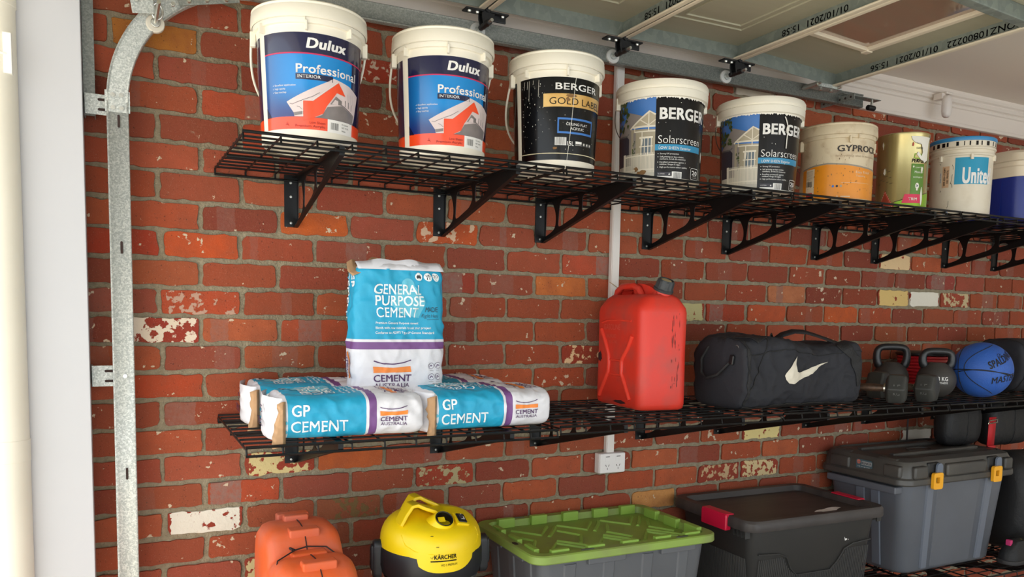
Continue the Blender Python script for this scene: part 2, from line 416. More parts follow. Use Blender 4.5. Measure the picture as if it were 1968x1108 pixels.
ob = bpy.data.objects.new('brickwork', me); COL.objects.link(ob); ob.parent = wall; ob['kind'] = 'stuff'

# white board and cove moulding along the head of the brick wall
TR = mat('trim_paint', (224, 214, 204), .55)
S('trim_1', Mb().box(-.33, XR, -.022, -.002, .132, CEIL), TR, bevel=.003)
S('trim_2', Mb().box(-.33, XR, -.030, -.002, .124, .142), TR, bevel=.004)
mb = Mb(); prof = [(-.022,.212),(-.030,.216),(-.034,.226),(-.030,.232),(-.040,.236),(-.048,.248),(-.046,.256),(-.056,.262),(-.062,.272),(-.062,CEIL),(-.022,CEIL)]
mb.prism(prof, YZ, -.33, XR); S('trim_3', mb, TR, smooth=20)
# painted post at the edge of the door opening
POST = mat('post_paint', (192, 193, 197), .42, nz=.12, nscale=5, rgb2=(180, 181, 186))
S('trim_4', Mb().box(-.4745, -.3175, -.125, .004, FLOOR, CEIL), POST, bevel=.0025)

# things fixed outside the opening
t = thing('downpipe', 'pale round downpipe outside the opening, left of the white post', 'pipe', (-.524, -.14, 0))
PP = mat('pipe_paint', (226, 222, 208), .5, nz=.3, nscale=4, rgb2=(206, 204, 190))
O('pipe', Mb().lathe([(.054, FLOOR), (.054, .6)], n=40), PP, t)
O('joint_collar', Mb().lathe([(.054,-.075),(.0565,-.073),(.0565,-.012),(.054,-.010)], n=40), PP, t)
O('joint_collar', Mb().lathe([(.054,-1.295),(.0555,-1.294),(.0555,-1.235),(.054,-1.234)], n=40), PP, t)
mb = Mb().tube([(-.05,-.052,-.205),(.0,-.058,-.205),(.04,-.045,-.205)], .004, 8); mb.box(.026,.046,-.050,-.020,-.255,-.150)
O('pipe_clip', mb, mat('clip_white', (236,234,226), .4), t, bevel=.004)

# ================================================================== GARAGE DOOR, TRACK
TRK_Y = -.104
def slot(mb, x, z, w_, h, y, mi=0):
    mb.prism(rrect(w_, h, min(w_, h)/2*.98, 5, x, z), XZ, y-.0006, y+.0004, mi)
t = thing('door_track', 'galvanised door track, vertical left of the shelves then curving under the ceiling', 'door track', (-.229, TRK_Y, FLOOR))
DARK = mat('dark_slot', (48, 30, 26), .8)
def ctrack(path, name, m):
    """C-shaped track swept along path of (x,z); web faces -y opening, flanges to -y with lips"""
    sec = [(-.020, .030), (-.029, .026), (-.029, .0), (-.0265, -.0035), (-.022, .0), (.022, .0), (.0265, -.0035), (.029, .0), (.029, .026), (.020, .030)]
    P = [Vector((x, 0, z)) for x, z in path]; rings = []
    for i, p in enumerate(P):
        d = (P[min(i+1, len(P)-1)]-P[max(i-1, 0)]).normalized(); nrm = Vector((d.z, 0, -d.x))
        rings.append([(p.x+nrm.x*a, y, p.z+nrm.z*a) for a, y in sec])
    mb = Mb(); n = len(sec); vs = [q for R in rings for q in R]; fs = []
    for i in range(len(rings)-1):
        for k in range(n-1): fs.append((i*n+k, i*n+k+1, (i+1)*n+k+1, (i+1)*n+k))
    mb.add(vs, fs); return O(name, mb, m, t, smooth=30, solid=.0014)
z0 = -.275-FLOOR
ctrack([(0, 0), (0, z0)], 'vertical_track', GALV)
Rc = .385; arc = [(Rc-Rc*cos(a), z0+Rc*sin(a)) for a in [pi/2*k/26 for k in range(27)]]
ctrack(arc, 'curved_track', GALV)
zt = z0+Rc
ctrack([(Rc, zt), (Rc+1.2, zt+.008), (3.06+.0, zt+.020)], 'horizontal_track', GALV_D)
O('joint_plate', Mb().box(-.033, .033, .0005, .0025, z0-.001, z0+.003).box(-.0325,.0325,-.001,.001,z0-.030,z0+.030), GALV, t)
for dz in (.018, -.018):
    for dx in (-.012, .010):
        O('track_bolt', Mb().lathe([(0,.0035),(.0045,.003),(.006,.001),(.006,0)], n=14).__class__(), SCREW, None) if False else None
        mb = Mb().prism([(dx+.0062*cos(a*pi/8), z0+dz+.0062*sin(a*pi/8)) for a in range(16)], XZ, -.004, -.001)
        mb.prism([(dx+.003*cos(a*pi/3), z0+dz+.003*sin(a*pi/3)) for a in range(6)], XZ, -.0055, -.004)
        O('track_bolt', mb, SCREW, t)
for z in (-.33, -.69, -1.36, -1.72):
    mb = Mb(); slot(mb, .002, z-.0-FLOOR, .0065, .036, -.0018); O('track_slot', mb, DARK, t, smooth=0)
O('track_bolt', Mb().prism([(.003+.006*cos(a*pi/8), -1.067-FLOOR+.006*sin(a*pi/8)) for a in range(16)], XZ, -.004, -.001), SCREW, t)
# jamb brackets holding the vertical track
def jamb(zc, h, lab):
    b = thing('track_bracket', lab, 'bracket', (-.275, -.085, zc), group='track brackets')
    mb = Mb().box(-.040, .035, .008, .010, -h/2, h/2); mb.box(-.040, -.037, .008, .080, -h/2, h/2); O('bracket_plate', mb, GALV, b, bevel=.001)
    for s in ((1, -1) if h > .05 else (0,)):
        mb = Mb(); slot(mb, .008, s*h*.24, .026, .0075, .0075); O('bracket_slot', mb, DARK, b, smooth=0)
jamb(-.283, .058, 'slotted galvanised track bracket beside the curved track joint, upper one')
jamb(-1.068, .062, 'slotted galvanised track bracket lower down between white post and track')
t2 = thing('wall_angle', 'galvanised steel angle fixed up the brickwork beside the white post, above the bracket', 'steel angle', (-.300, -.05, 0))
O('angle_leg', Mb().box(-.016, .014, -.002, .002, -.312, CEIL), GALV_D, t2)
O('angle_leg', Mb().box(.011, .014, .002, .048, -.312, CEIL), GALV_D, t2)

# flag bracket and roller at the top of the curve
t = thing('bottom_roller_bracket', 'steel cable bracket and roller caught in the track curve at top left', 'roller bracket', (-.125, -.12, -.03))
O('roller', Mb().prism([(.026*cos(a*pi/14), .026*sin(a*pi/14)-.01) for a in range(28)], XZ, .012, .030), mat('worn_nylon', (206,200,186), .5), t, bevel=.004)
O('roller_cap', Mb().prism([(.013*cos(a*pi/14), .013*sin(a*pi/14)-.01) for a in range(28)], XZ, .004, .012), SCREW, t, bevel=.002)
O('roller_shaft', Mb().tube([(0,.01,-.01),(.004,-.10,.014)], .0055, 12), SCREW, t)
O('split_ring', Mb().tube([(.014*cos(a*pi/10)+.004,-.012,.022*sin(a*pi/10)+.016) for a in range(20)], .0035, 8, closed=True), SCREW, t)
mb = Mb().obox((-.035,-.02,.028), (.030,0,.004), (0,.002,0), (-.004,0,.026)); mb.obox((-.02,-.035,.05), (.045,0,.006), (0,.014,0), (0,0,.002)); O('bracket_plate', mb, GALV, t, bevel=.001)
for dx, dz in ((-.05,.035), (-.02,.045), (.045,.038)): O('bolt_head', Mb().prism([(dx+.007*cos(a*pi/3), dz+.007*sin(a*pi/3)) for a in range(6)], XZ, -.034, -.026), SCREW, t, bevel=.001)
t = thing('splice_plate', 'grey splice plate with dome bolts on the top of the track curve', 'splice plate', (.02, -.12, .058))
O('plate', Mb().obox((0,0,0), (.085,0,.020), (0,.003,0), (-.005,0,.022)), GALV_D, t, bevel=.002)
for a in (-.055, -.005, .05): O('dome_bolt', Mb().tube([(a,-.002,a*.22-.012),(a,-.012,a*.22-.012)], [.0085,.0055], 12), SCREW, t)

# ---- the open sectional door lying along the ceiling
DY0, DY1, SL = -.181, -5.2, .0
SKIN = mat('door_inner_skin', (176, 172, 150), .55, nz=.3, nscale=4, rgb2=(162, 158, 136), stretch=(1,8,1))
STRIP = mat('door_white_strip', (226, 214, 192), .45)
DGALV = galv('door_galvanised', (138, 146, 138), (124, 132, 126), 40)
GLS = mat('window_acrylic', (158, 132, 114), .04, spec=1.0, coat=1.0)
INKM = mat('ink_black', (16, 16, 18), .7)
door = thing('sectional_door', 'open sectional garage door lying overhead on its tracks, inner face down', 'garage door', (0, 0, 0))
xs = [-.21, .342, .898, 1.459, 2.014, 2.570]
ztop = lambda x: .214 if x < 1.99 else .221-(x-1.99)*.060   # skin height
DEP = .051
for si in range(5):
    x0, x1 = xs[si]+.004, xs[si+1]-.004; za, zb = ztop(x0), ztop(x1)
    if si == 4: za, zb = .221, .1905
    zz = lambda x, d=0: za+(zb-za)*(x-x0)/(x1-x0)-d
    P = lambda x, y, d: (x, y, zz(x, d))
    sec = Mb()
    ws = [(-.46, -.97), (-1.35, -1.86), (-2.25, -2.76)] if si == 4 else []
    wx0, wx1 = x0+.075, x1-.15
    def slab(a, b, c, d):
        sec.add([P(a,c,0),P(b,c,0),P(b,d,0),P(a,d,0),P(a,c,-.006),P(b,c,-.006),P(b,d,-.006),P(a,d,-.006)], [(0,3,2,1),(4,5,6,7),(0,1,5,4),(1,2,6,5),(2,3,7,6),(3,0,4,7)])
    if ws:
        slab(x0, wx0, DY0, DY1); slab(wx1, x1, DY0, DY1); e = DY0
        for c, d in ws: slab(wx0, wx1, e, c); e = d
        slab(wx0, wx1, e, DY1)
    else: slab(x0, x1, DY0, DY1)
    O('door_skin', sec, SKIN, door, smooth=0)
    if not ws:
        mb = Mb()
        for c, d in ((-.33,-.93), (-1.05,-1.75), (-1.87,-2.55)):   # pressed panel ridges
            for i_, ins in enumerate((0, .035)):
                a, b = x0+.10+ins, x1-.12-ins; c2, d2 = c-ins, d+ins; e = .004
                pts = [P(a,c2,.001),P(b,c2,.001),P(b,d2,.001),P(a,d2,.001)]; mb.tube(pts, .0042, 6, closed=True)
        O('pressed_panel', mb, SKIN, door)
    # end stile near the wall, far rail facing the opening, near rail, mid stiles
    def plate(ax, y0, y1, bx, d0, d1, m, nm):
        mb = Mb()
        if ax == 'x': q_ = [P(y0,bx,d0),P(y1,bx,d0),P(y1,bx,d1),P(y0,bx,d1)]; off = Vector((0,.0015,0))
        else: q_ = [P(bx,y0,d0),P(bx,y1,d0),P(bx,y1,d1),P(bx,y0,d1)]; off = Vector((.0015,0,0))
        v = [Vector(p) for p in q_]; v += [p+off for p in v]; mb.add(v, [(0,3,2,1),(4,5,6,7),(0,1,5,4),(1,2,6,5),(2,3,7,6),(3,0,4,7)]); return O(nm, mb, m, door, smooth=0)
    plate('x', x0, x1, DY0, 0, DEP, DGALV, 'end_stile')
    plate('y', DY0, DY1, x1-.002, 0, DEP, DGALV, 'section_rail'); plate('y', DY0, DY1, x0, 0, DEP, DGALV, 'section_rail')
    mb = Mb(); mb.add([P(x0,DY0,DEP),P(x1,DY0,DEP),P(x1,DY0-.045,DEP),P(x0,DY0-.045,DEP),P(x0,DY0,DEP-.0015),P(x1,DY0,DEP-.0015),P(x1,DY0-.045,DEP-.0015),P(x0,DY0-.045,DEP-.0015)], [(0,3,2,1),(4,5,6,7),(0,1,5,4),(1,2,6,5),(2,3,7,6),(3,0,4,7)])
    for ys in (-1.0, -1.93, -2.85):
        a = [P(x0,ys-.02,DEP),P(x1,ys-.02,DEP),P(x1,ys+.02,DEP),P(x0,ys+.02,DEP),P(x0,ys-.02,0),P(x1,ys-.02,0),P(x1,ys+.02,0),P(x0,ys+.02,0)]
        sx = Mb().add(a, [(0,3,2,1),(4,5,6,7),(0,1,5,4),(1,2,6,5),(2,3,7,6),(3,0,4,7)]); O('centre_stile', sx, DGALV, door, smooth=0, bevel=.004)
    for xa, xb in ((x1-.022, x1), (x0, x0+.020)):
        mb = Mb().add([P(xa,DY0+.004,DEP+.004),P(xb,DY0+.004,DEP+.004),P(xb,DY1,DEP+.004),P(xa,DY1,DEP+.004),P(xa,DY0+.004,DEP-.004),P(xb,DY0+.004,DEP-.004),P(xb,DY1,DEP-.004),P(xa,DY1,DEP-.004)], [(0,3,2,1),(4,5,6,7),(0,1,5,4),(1,2,6,5),(2,3,7,6),(3,0,4,7)])
        O('white_edge_strip', mb, STRIP, door, bevel=.003)
    # production stamp printed on the far rail, upside down
    s = {2: '01/10/2021  15:58', 3: '01/10/2021  15:58', 4: 'CONZ10800222   01/10/2021  15:56'}.get(si)
    if s:
        Wd = .30 if si < 4 else .62; ystart = {2: -.62, 3: -.72, 4: -.98}[si]
        fm = lambda u, v, o: (x1-.0022-.0006-o, u, zz(x1-.002, 0)-v)
        art('date_stamp', door, [T(s, ystart, .013, .023, Wd, bold=.006)], fm, [INKM], cell=0)
    for k_, (c, d) in enumerate(ws):
        fr = Mb()
        for (a, b, e, f) in ((wx0-.012,wx1+.012,c+.012,c-.012),(wx0-.012,wx1+.012,d+.012,d-.012),(wx0-.012,wx0+.012,c,d),(wx1-.012,wx1+.012,c,d)):
            fr.add([P(a,e,.016),P(b,e,.016),P(b,f,.016),P(a,f,.016),P(a,e,-.004),P(b,e,-.004),P(b,f,-.004),P(a,f,-.004)], [(0,3,2,1),(4,5,6,7),(0,1,5,4),(1,2,6,5),(2,3,7,6),(3,0,4,7)])
        wf = O('window_frame', fr, STRIP, door, bevel=.003)
        pn = Mb().add([P(wx0,c,.003),P(wx1,c,.003),P(wx1,d,.003),P(wx0,d,.003)], [(0,1,2,3)]); O('window_pane', pn, GLS, wf, smooth=0)
        mb = Mb()
        for (a, e) in ((wx0,c),(wx1,c),(wx1,d),(wx0,d)): mb.obox(P(a,e,.014), (.016,0,0), (0,.016,0), (0,0,.006))
        O('frame_corner', mb, STRIP, wf, bevel=.003)
# hinges with rollers at each section joint
def hinge(x, lab):
    h = thing('roller_hinge', lab, 'hinge', (x, -.165, ztop(x)-DEP-.006), group='black roller hinges of the door')
    O('hinge_leaf', Mb().box(-.062, -.006, -.022, .018, -.006, .0), BLKP, h, bevel=.003)
    O('hinge_leaf', Mb().box(.012, .070, -.022, .018, -.006, .0).box(.012, .068, -.002, .004, -.024, 0), BLKP, h, bevel=.003)
    for y in (.012, -.018): O('roller_arm', Mb().prism([(-.012,0),(.030,0),(.018,-.030),(.008,-.046),(-.006,-.044),(-.012,-.02)], XZ, y, y+.006), BLKP, h, bevel=.0015)
    O('roller_sleeve', Mb().tube([(.002,-.040,-.038),(.002,.030,-.038)], .0085, 14), BLKP, h)
    O('roller_shaft', Mb().tube([(.002,-.060,-.038),(.002,.070,-.038)], .0048, 12), SCREW, h)
    O('roller', Mb().prism([(.002+.023*cos(a*pi/14), -.038+.023*sin(a*pi/14)) for a in range(28)], XZ, .052, .066), mat('nylon_white', (214,214,210), .4), h, bevel=.003)
    O('bearing', Mb().prism([(.002+.012*cos(a*pi/14), -.038+.012*sin(a*pi/14)) for a in range(28)], XZ, .048, .0525), GALV, h, bevel=.001)
    O('pivot_eye', Mb().tube([(.004,-.024,.002),(.004,.020,.002)], .008, 12), BLKP, h)
    for bx in (-.048, -.024, .054): O('screw_head', Mb().lathe([(0,-.006),(.004,-.0055),(.0058,-.002),(.0058,0)], (bx,-.010,-.006), 12), SCREW, h)
    h.scale = (1.22, 1.0, 1.15)
hinge(xs[2], 'black roller hinge on the door joint above the second bucket')
hinge(xs[3], 'black roller hinge on the door joint above the white conduit')
hinge(xs[4], 'black roller hinge on the door joint above the black-labelled bucket showing a house, right one')
# top bracket and track stop
t = thing('top_roller_bracket', 'shiny steel top bracket with roller at the far end of the door', 'bracket', (2.50, -.150, .128))
O('bracket_plate', Mb().box(-.060, .100, -.035, .012, -.003, .0).box(-.060,.100,-.035,-.032,-.003,.014), GALV, t, bevel=.001)
O('roller_sleeve', Mb().tube([(-.052,-.045,.004),(-.052,.035,.004)], .010, 14), SCREW, t)
O('roller_shaft', Mb().tube([(-.052,-.06,.004),(-.052,.06,.004)], .0045, 12), SCREW, t)
O('pivot_bolt', Mb().tube([(.075,-.055,.006),(.075,-.005,.006)], .006, 8), SCREW, t)
for bx in (-.01, .05): O('screw_head', Mb().tube([(bx,-.02,-.012),(bx,-.02,-.001)], [.008,.006], 10), SCREW, t)
t = thing('track_hanger', 'perforated steel hanger arm under the far end of the door track', 'track hanger', (2.675, -.097, .112))
mb = Mb().obox((0,0,.0), (.0015,0,0), (0,.093,0), (0,0,.014)); O('hanger_arm', mb, GALV_D, t, smooth=0)
for k in range(6):
    f = -.8+k*.32; O('punched_hole', Mb().tube([(-.0022,.093*f,0),(.001,.093*f,0)], .0048, 10), DARK, t)
t = thing('track_stop', 'black rubber track stop on a bolt at the end of the track', 'track stop', (2.86, -.125, .098))
O('bump_stop', Mb().tube([(-.022,0,0),(.022,0,0)], .012, 16), mat('rubber', (18,18,20), .5), t, bevel=.003)
O('stop_bolt', Mb().tube([(.004,0,.010),(.004,0,.038)], .006, 8), SCREW, t)
O('stop_angle', Mb().box(-.19, .05, -.012, .028, .036, .039), GALV_D, t)

# small white fitting on the moulding
t = thing('sensor', 'small white capsule-shaped fitting hanging from the ceiling moulding at right', 'fitting', (3.415, -.105, .19))
V = Mb().loft([[(p[0]*s, p[1]*s-.0, z) for p in rrect(.050, .040, .019, 4)] for s, z in ((.45,-.062),(.8,-.054),(1,-.036),(1,.02),(.85,.036),(.5,.042))])
O('capsule', V, mat('fitting_white', (222,214,208), .3), t, smooth=70)
O('mount', Mb().box(-.030,-.002,.006,.052,.026,.056).box(-.012,.030,-.004,.045,.050,.062), TR, t, bevel=.003)

# conduit and double power point
t = thing('cable_conduit', 'white square plastic conduit running down the brick wall to the power point', 'conduit', (1.555, -.007, 0))
O('duct', Mb().box(-.019, .019, -.020, .0, -1.425, .132), mat('duct_white', (222,216,210), .4), t, bevel=.0015)
O('duct_cover', Mb().box(-.0165, .0165, -.0235, -.0195, -1.425, .128), mat('duct_white'
, (222,216,210), .4), t, bevel=.001)
t = thing('power_point', 'white double power point on the brick wall below the fuel can', 'power point', (1.555, -.007, -1.463))
PPW = mat('switch_white', (232,228,226), .35)
O('mounting_box', Mb().box(-.062, .062, -.034, 0, -.041, .041), PPW, t, bevel=.004)
fp = O('face_plate', Mb().box(-.061, .061, -.042, -.034, -.040, .040), PPW, t, bevel=.0035)
for s in (-1, 1):
    O('rocker_switch', Mb().box(s*.026-.012, s*.026+.012, -.0435, -.042, .008, .030), PPW, t, bevel=.001)
    O('indicator', Mb().box(s*.026-.009, s*.026+.009, -.0445, -.0435, .026, .029), mat('grey_mark', (110,108,104), .5), t)
    mb = Mb()
    mb.obox((s*.026-.007,-.0423,-.009), (.0009,0,.0005), (0,.0004,0), (-.002,0,.004)); mb.obox((s*.026+.007,-.0423,-.009), (.0009,0,-.0005), (0,.0004,0), (.002,0,.004)); mb.obox((s*.026,-.0423,-.022), (.0009,0,0), (0,.0004,0), (0,0,.004))
    O('socket_slot', mb, DARK, t, smooth=0)
t = thing('twig', 'thin dry straw stuck out in front of the white conduit above the fuel can', 'straw', (1.545, -.03, -.745))
O('straw', Mb().tube([(-.018,0,.014),(.0,-.004,.003),(.03,-.008,-.016)], .0012, 6), mat('straw', (170,140,90), .8), t)

# ================================================================== SHELVES
def wire_shelf(name, x0, x1, z, yb, yf, tilt, label, group):
    t = thing(name, label, 'shelf', (x0, 0, z), group=group)
    L_ = x1-x0; g = Mb(); zz = lambda y: -tilt*(y-yb)/(yf-yb)
    N = 11
    for k in range(N):
        y = yb+(yf-yb)*k/(N-1); r = .0030
        g.tube([(.003, y, zz(y)), (L_-.003, y, zz(y))], r, 6)
    O('long_wires', g, BLK, t)
    g = Mb(); M_ = 10
    for k in range(M_+1):
        x = .004+(L_-.008)*k/M_
        g.tube([(x, yb, zz(yb)-.006), (x, yf, zz(yf)-.006), (x, yf-.003, zz(yf)-.022)], .0030, 6)
        g.tube([(x, yb, zz(yb)-.006), (x, yb, zz(yb)-.022)], .0030, 6)
    O('cross_wires', g, BLK, t)
    O('front_lip', Mb().tube([(.002, yf-.004, zz(yf)-.023), (L_-.002, yf-.004, zz(yf)-.023)], .0038, 8).tube([(.002, yf-.002, zz(yf)), (L_-.002, yf-.002, zz(yf))], .0042, 8), BLK, t)
    O('back_lip', Mb().tube([(.002, yb, zz(yb)-.023), (L_-.002, yb, zz(yb)-.023)], .0038, 8), BLK, t)
    ym = (yb+yf)/2
    O('middle_rail', Mb().tube([(.002, ym, zz(ym)-.013), (L_-.002, ym, zz(ym)-.013)], .0045, 8), BLK, t)
    return t
def plate2d(outer, holes, th):
    c = bpy.data.curves.new('p', 'CURVE'); c.dimensions = '2D'; c.fill_mode = 'BOTH'; c.extrude = th/2
    for P in [outer]+holes:
        s = c.splines.new('POLY'); s.points.add(len(P)-1); s.use_cyclic_u = True
        for q_, (x, y) in zip(s.points, P): q_.co = (x, y, 0, 1)
    o = bpy.data.objects.new('p', c); me = o.to_mesh(); V = [tuple(v.co) for v in me.vertices]; F = [tuple(p.vertices) for p in me.polygons]
    o.to_mesh_clear(); bpy.data.objects.remove(o); bpy.data.curves.remove(c); return V, F
def roundpoly(P, r, n=4):
    out = []; N = len(P)
    for i in range(N):
        p = Vector(P[i]); a = Vector(P[i-1])-p; b = Vector(P[(i+1) % N])-p; ri = r[i] if isinstance(r, (list, tuple)) else r
        d = min(ri, a.length*.48, b.length*.48); A = p+a.normalized()*d; B = p+b.normalized()*d
        for k in range(n+1): t_ = k/n; q_ = A*(1-t_)**2+p*2*t_*(1-t_)+B*t_*t_; out.append((q_.x, q_.y))
    return out
def shelf_bracket(x, zs, label, group):
    """x: face of the brace; zs: shelf height"""
    t = thing('shelf_bracket', label, 'bracket', (x, 0, zs), group=group)
    O('wall_plate', Mb().box(-.044, 0, -.009, -.0055, -.173, -.004), BLK, t, bevel=.001)
    dg = lambda y: -.173+.146*(y/.595)
    V, F = plate2d(roundpoly([(.006,-.173),(.595,-.034),(.595,-.010),(.006,-.010)], .004), [
        roundpoly([(.013,-.149),(.045,-.141),(.088,-.124),(.093,-.075),(.062,-.022),(.018,-.022)], [.004,.012,.03,.04,.03,.02]),
        roundpoly([(.106,-.119),(.128,-.119),(.232,-.092),(.258,-.064),(.246,-.022),(.118,-.022)], [.03,.03,.02,.02,.012,.03]),
        roundpoly([(.274,-.084),(.350,-.066),(.384,-.046),(.356,-.022),(.278,-.022)], [.014,.012,.012,.01,.014])], .0022)
    br = Mb().add([(z_, -x_, y_) for x_, y_, z_ in V], F)
    O('brace_plate', br, BLK, t, smooth=0)
    fl = Mb(); fl.obox((-.007,-.300,-.1035), (.007,0,0), (0,-.294,.0695), (0,.0003,.0011)); fl.box(-.018, .0, -.597, -.006, -.0125, -.0105); fl.box(-.014, 0, -.598, -.596, -.036, -.010)
    O('brace_flange', fl, BLK, t, smooth=0)
    for z_ in (-.160, -.075, -.030): O('wall_screw', Mb().prism([(-.023+.0045*cos(a*pi/4), z_+.0045*sin(a*pi/4)) for a in range(8)], XZ, -.0125, -.009), SCREW, t, bevel=.001)
    O('clip', Mb().box(-.001, .003, -.36, -.34, -.026, .001), BLK, t)
    return t
ORD = ['leftmost', 'second from the left', 'third from the left', 'fourth from the left', 'fifth from the left']
SX = [.040, .977, 1.914, 2.851, 3.788, 4.725]
for i in range(5):
    wire_shelf('wire_shelf', SX[i], SX[i+1]-.003, Z_UP, -.012, -.600, .002, 'black wire panel of the upper shelf, '+['under the two blue-labelled buckets','under the gold-striped black bucket','under the orange-labelled tub','under the gold tin and the blue-lidded pail','furthest along, under the white-lidded blue cooler'][i], 'upper shelf panels')
for i in range(5):
    wire_shelf('wire_shelf', SX[i], SX[i+1]-.003, Z_LO, -.012, -.600, (.012, .004, .003, .003, .003)[i], 'black wire panel of the lower shelf, '+['under the cement bags','under the red fuel can','under the sports bag and dumbbells','under the kettlebells and blue ball','furthest along at the right edge'][i], 'lower shelf panels')
for i in range(5):
    wire_shelf('wire_shelf', SX[i], SX[i+1]-.003, Z_BOT, -.012, -.600, .002, 'black wire panel of the bottom shelf, '+['under the orange case and yellow vacuum','under the green-lidded crate','under the black crate with red latches','under the big grey trunk','at the bottom right corner'][i], 'bottom shelf panels')
BX = [.302, .825, 1.240, 1.741, 2.163, 2.700, 3.103, 3.630, 4.042]
NM = ['first', 'second', 'third', 'fourth', 'fifth', 'sixth', 'seventh', 'eighth', 'ninth']
for i, x in enumerate(BX): shelf_bracket(x, Z_UP, 'black triangular bracket with oval cutouts under the upper shelf, %s from the left' % NM[i], 'upper shelf brackets')
for i, x in enumerate(BX): shelf_bracket(x-.004, Z_LO, 'black triangular bracket under the lower shelf, %s from the left' % NM[i], 'lower shelf brackets')
for i, x in enumerate(BX): shelf_bracket(x-.004, Z_BOT, 'black bracket under the bottom shelf, %s from the left' % NM[i], 'bottom shelf brackets')

# ================================================================== PAILS ON THE UPPER SHELF
D = math.radians
def cone_map(Rb, k):
    """(u = angle in degrees*Rref, v = height) -> surface of the tapered wall"""
    def f(u, v, o):
        r = Rb+k*v+o; a = u/.14; return (r*sin(a), -r*cos(a), v)
    return f
U = lambda deg: math.radians(deg)*.14
def deg_items(items):
    return [([(U(x), y) for x, y in V], F, m, l) for V, F, m, l in items]
def Td(s, d0, v, h, d1=None, **k):
    """text starting at angle d0, ending at d1"""
    w_ = None if d1 is None else U(d1)-U(d0)
    return T(s, U(d0), v, h, w_, **k)
def gradient_mat(name, c0, c1, u0, u1, v0, v1, rough=.25):
    m = mat(name, c0, rough, coat=.5); nt = m.node_tree; L = nt.links.new; N = nt.nodes.new; b = nt.nodes['Principled BSDF']
    uv = N('ShaderNodeUVMap'); s = N('ShaderNodeSeparateXYZ'); L(uv.outputs[0], s.inputs[0])
    a = N('ShaderNodeMapRange'); a.interpolation_type = 'SMOOTHSTEP'; a.inputs['From Min'].default_value = u0; a.inputs['From Max'].default_value = u1; L(s.outputs[0], a.inputs['Value'])
    c = N('ShaderNodeMapRange'); c.interpolation_type = 'SMOOTHSTEP'; c.inputs['From Min'].default_value = v0; c.inputs['From Max'].default_value = v1; L(s.outputs[1], c.inputs['Value'])
    q = N('ShaderNodeMath'); q.operation = 'MULTIPLY'; L(a.outputs[0], q.inputs[0]); L(c.outputs[0], q.inputs[1])
    x = N('ShaderNodeMix'); x.data_type = 'RGBA'; x.inputs[6].default_value = (*lin(c1), 1); x.inputs[7].default_value = (*lin(c0), 1); L(q.outputs[0], x.inputs[0]); L(x.outputs[2], b.inputs['Base Color'])
    return m
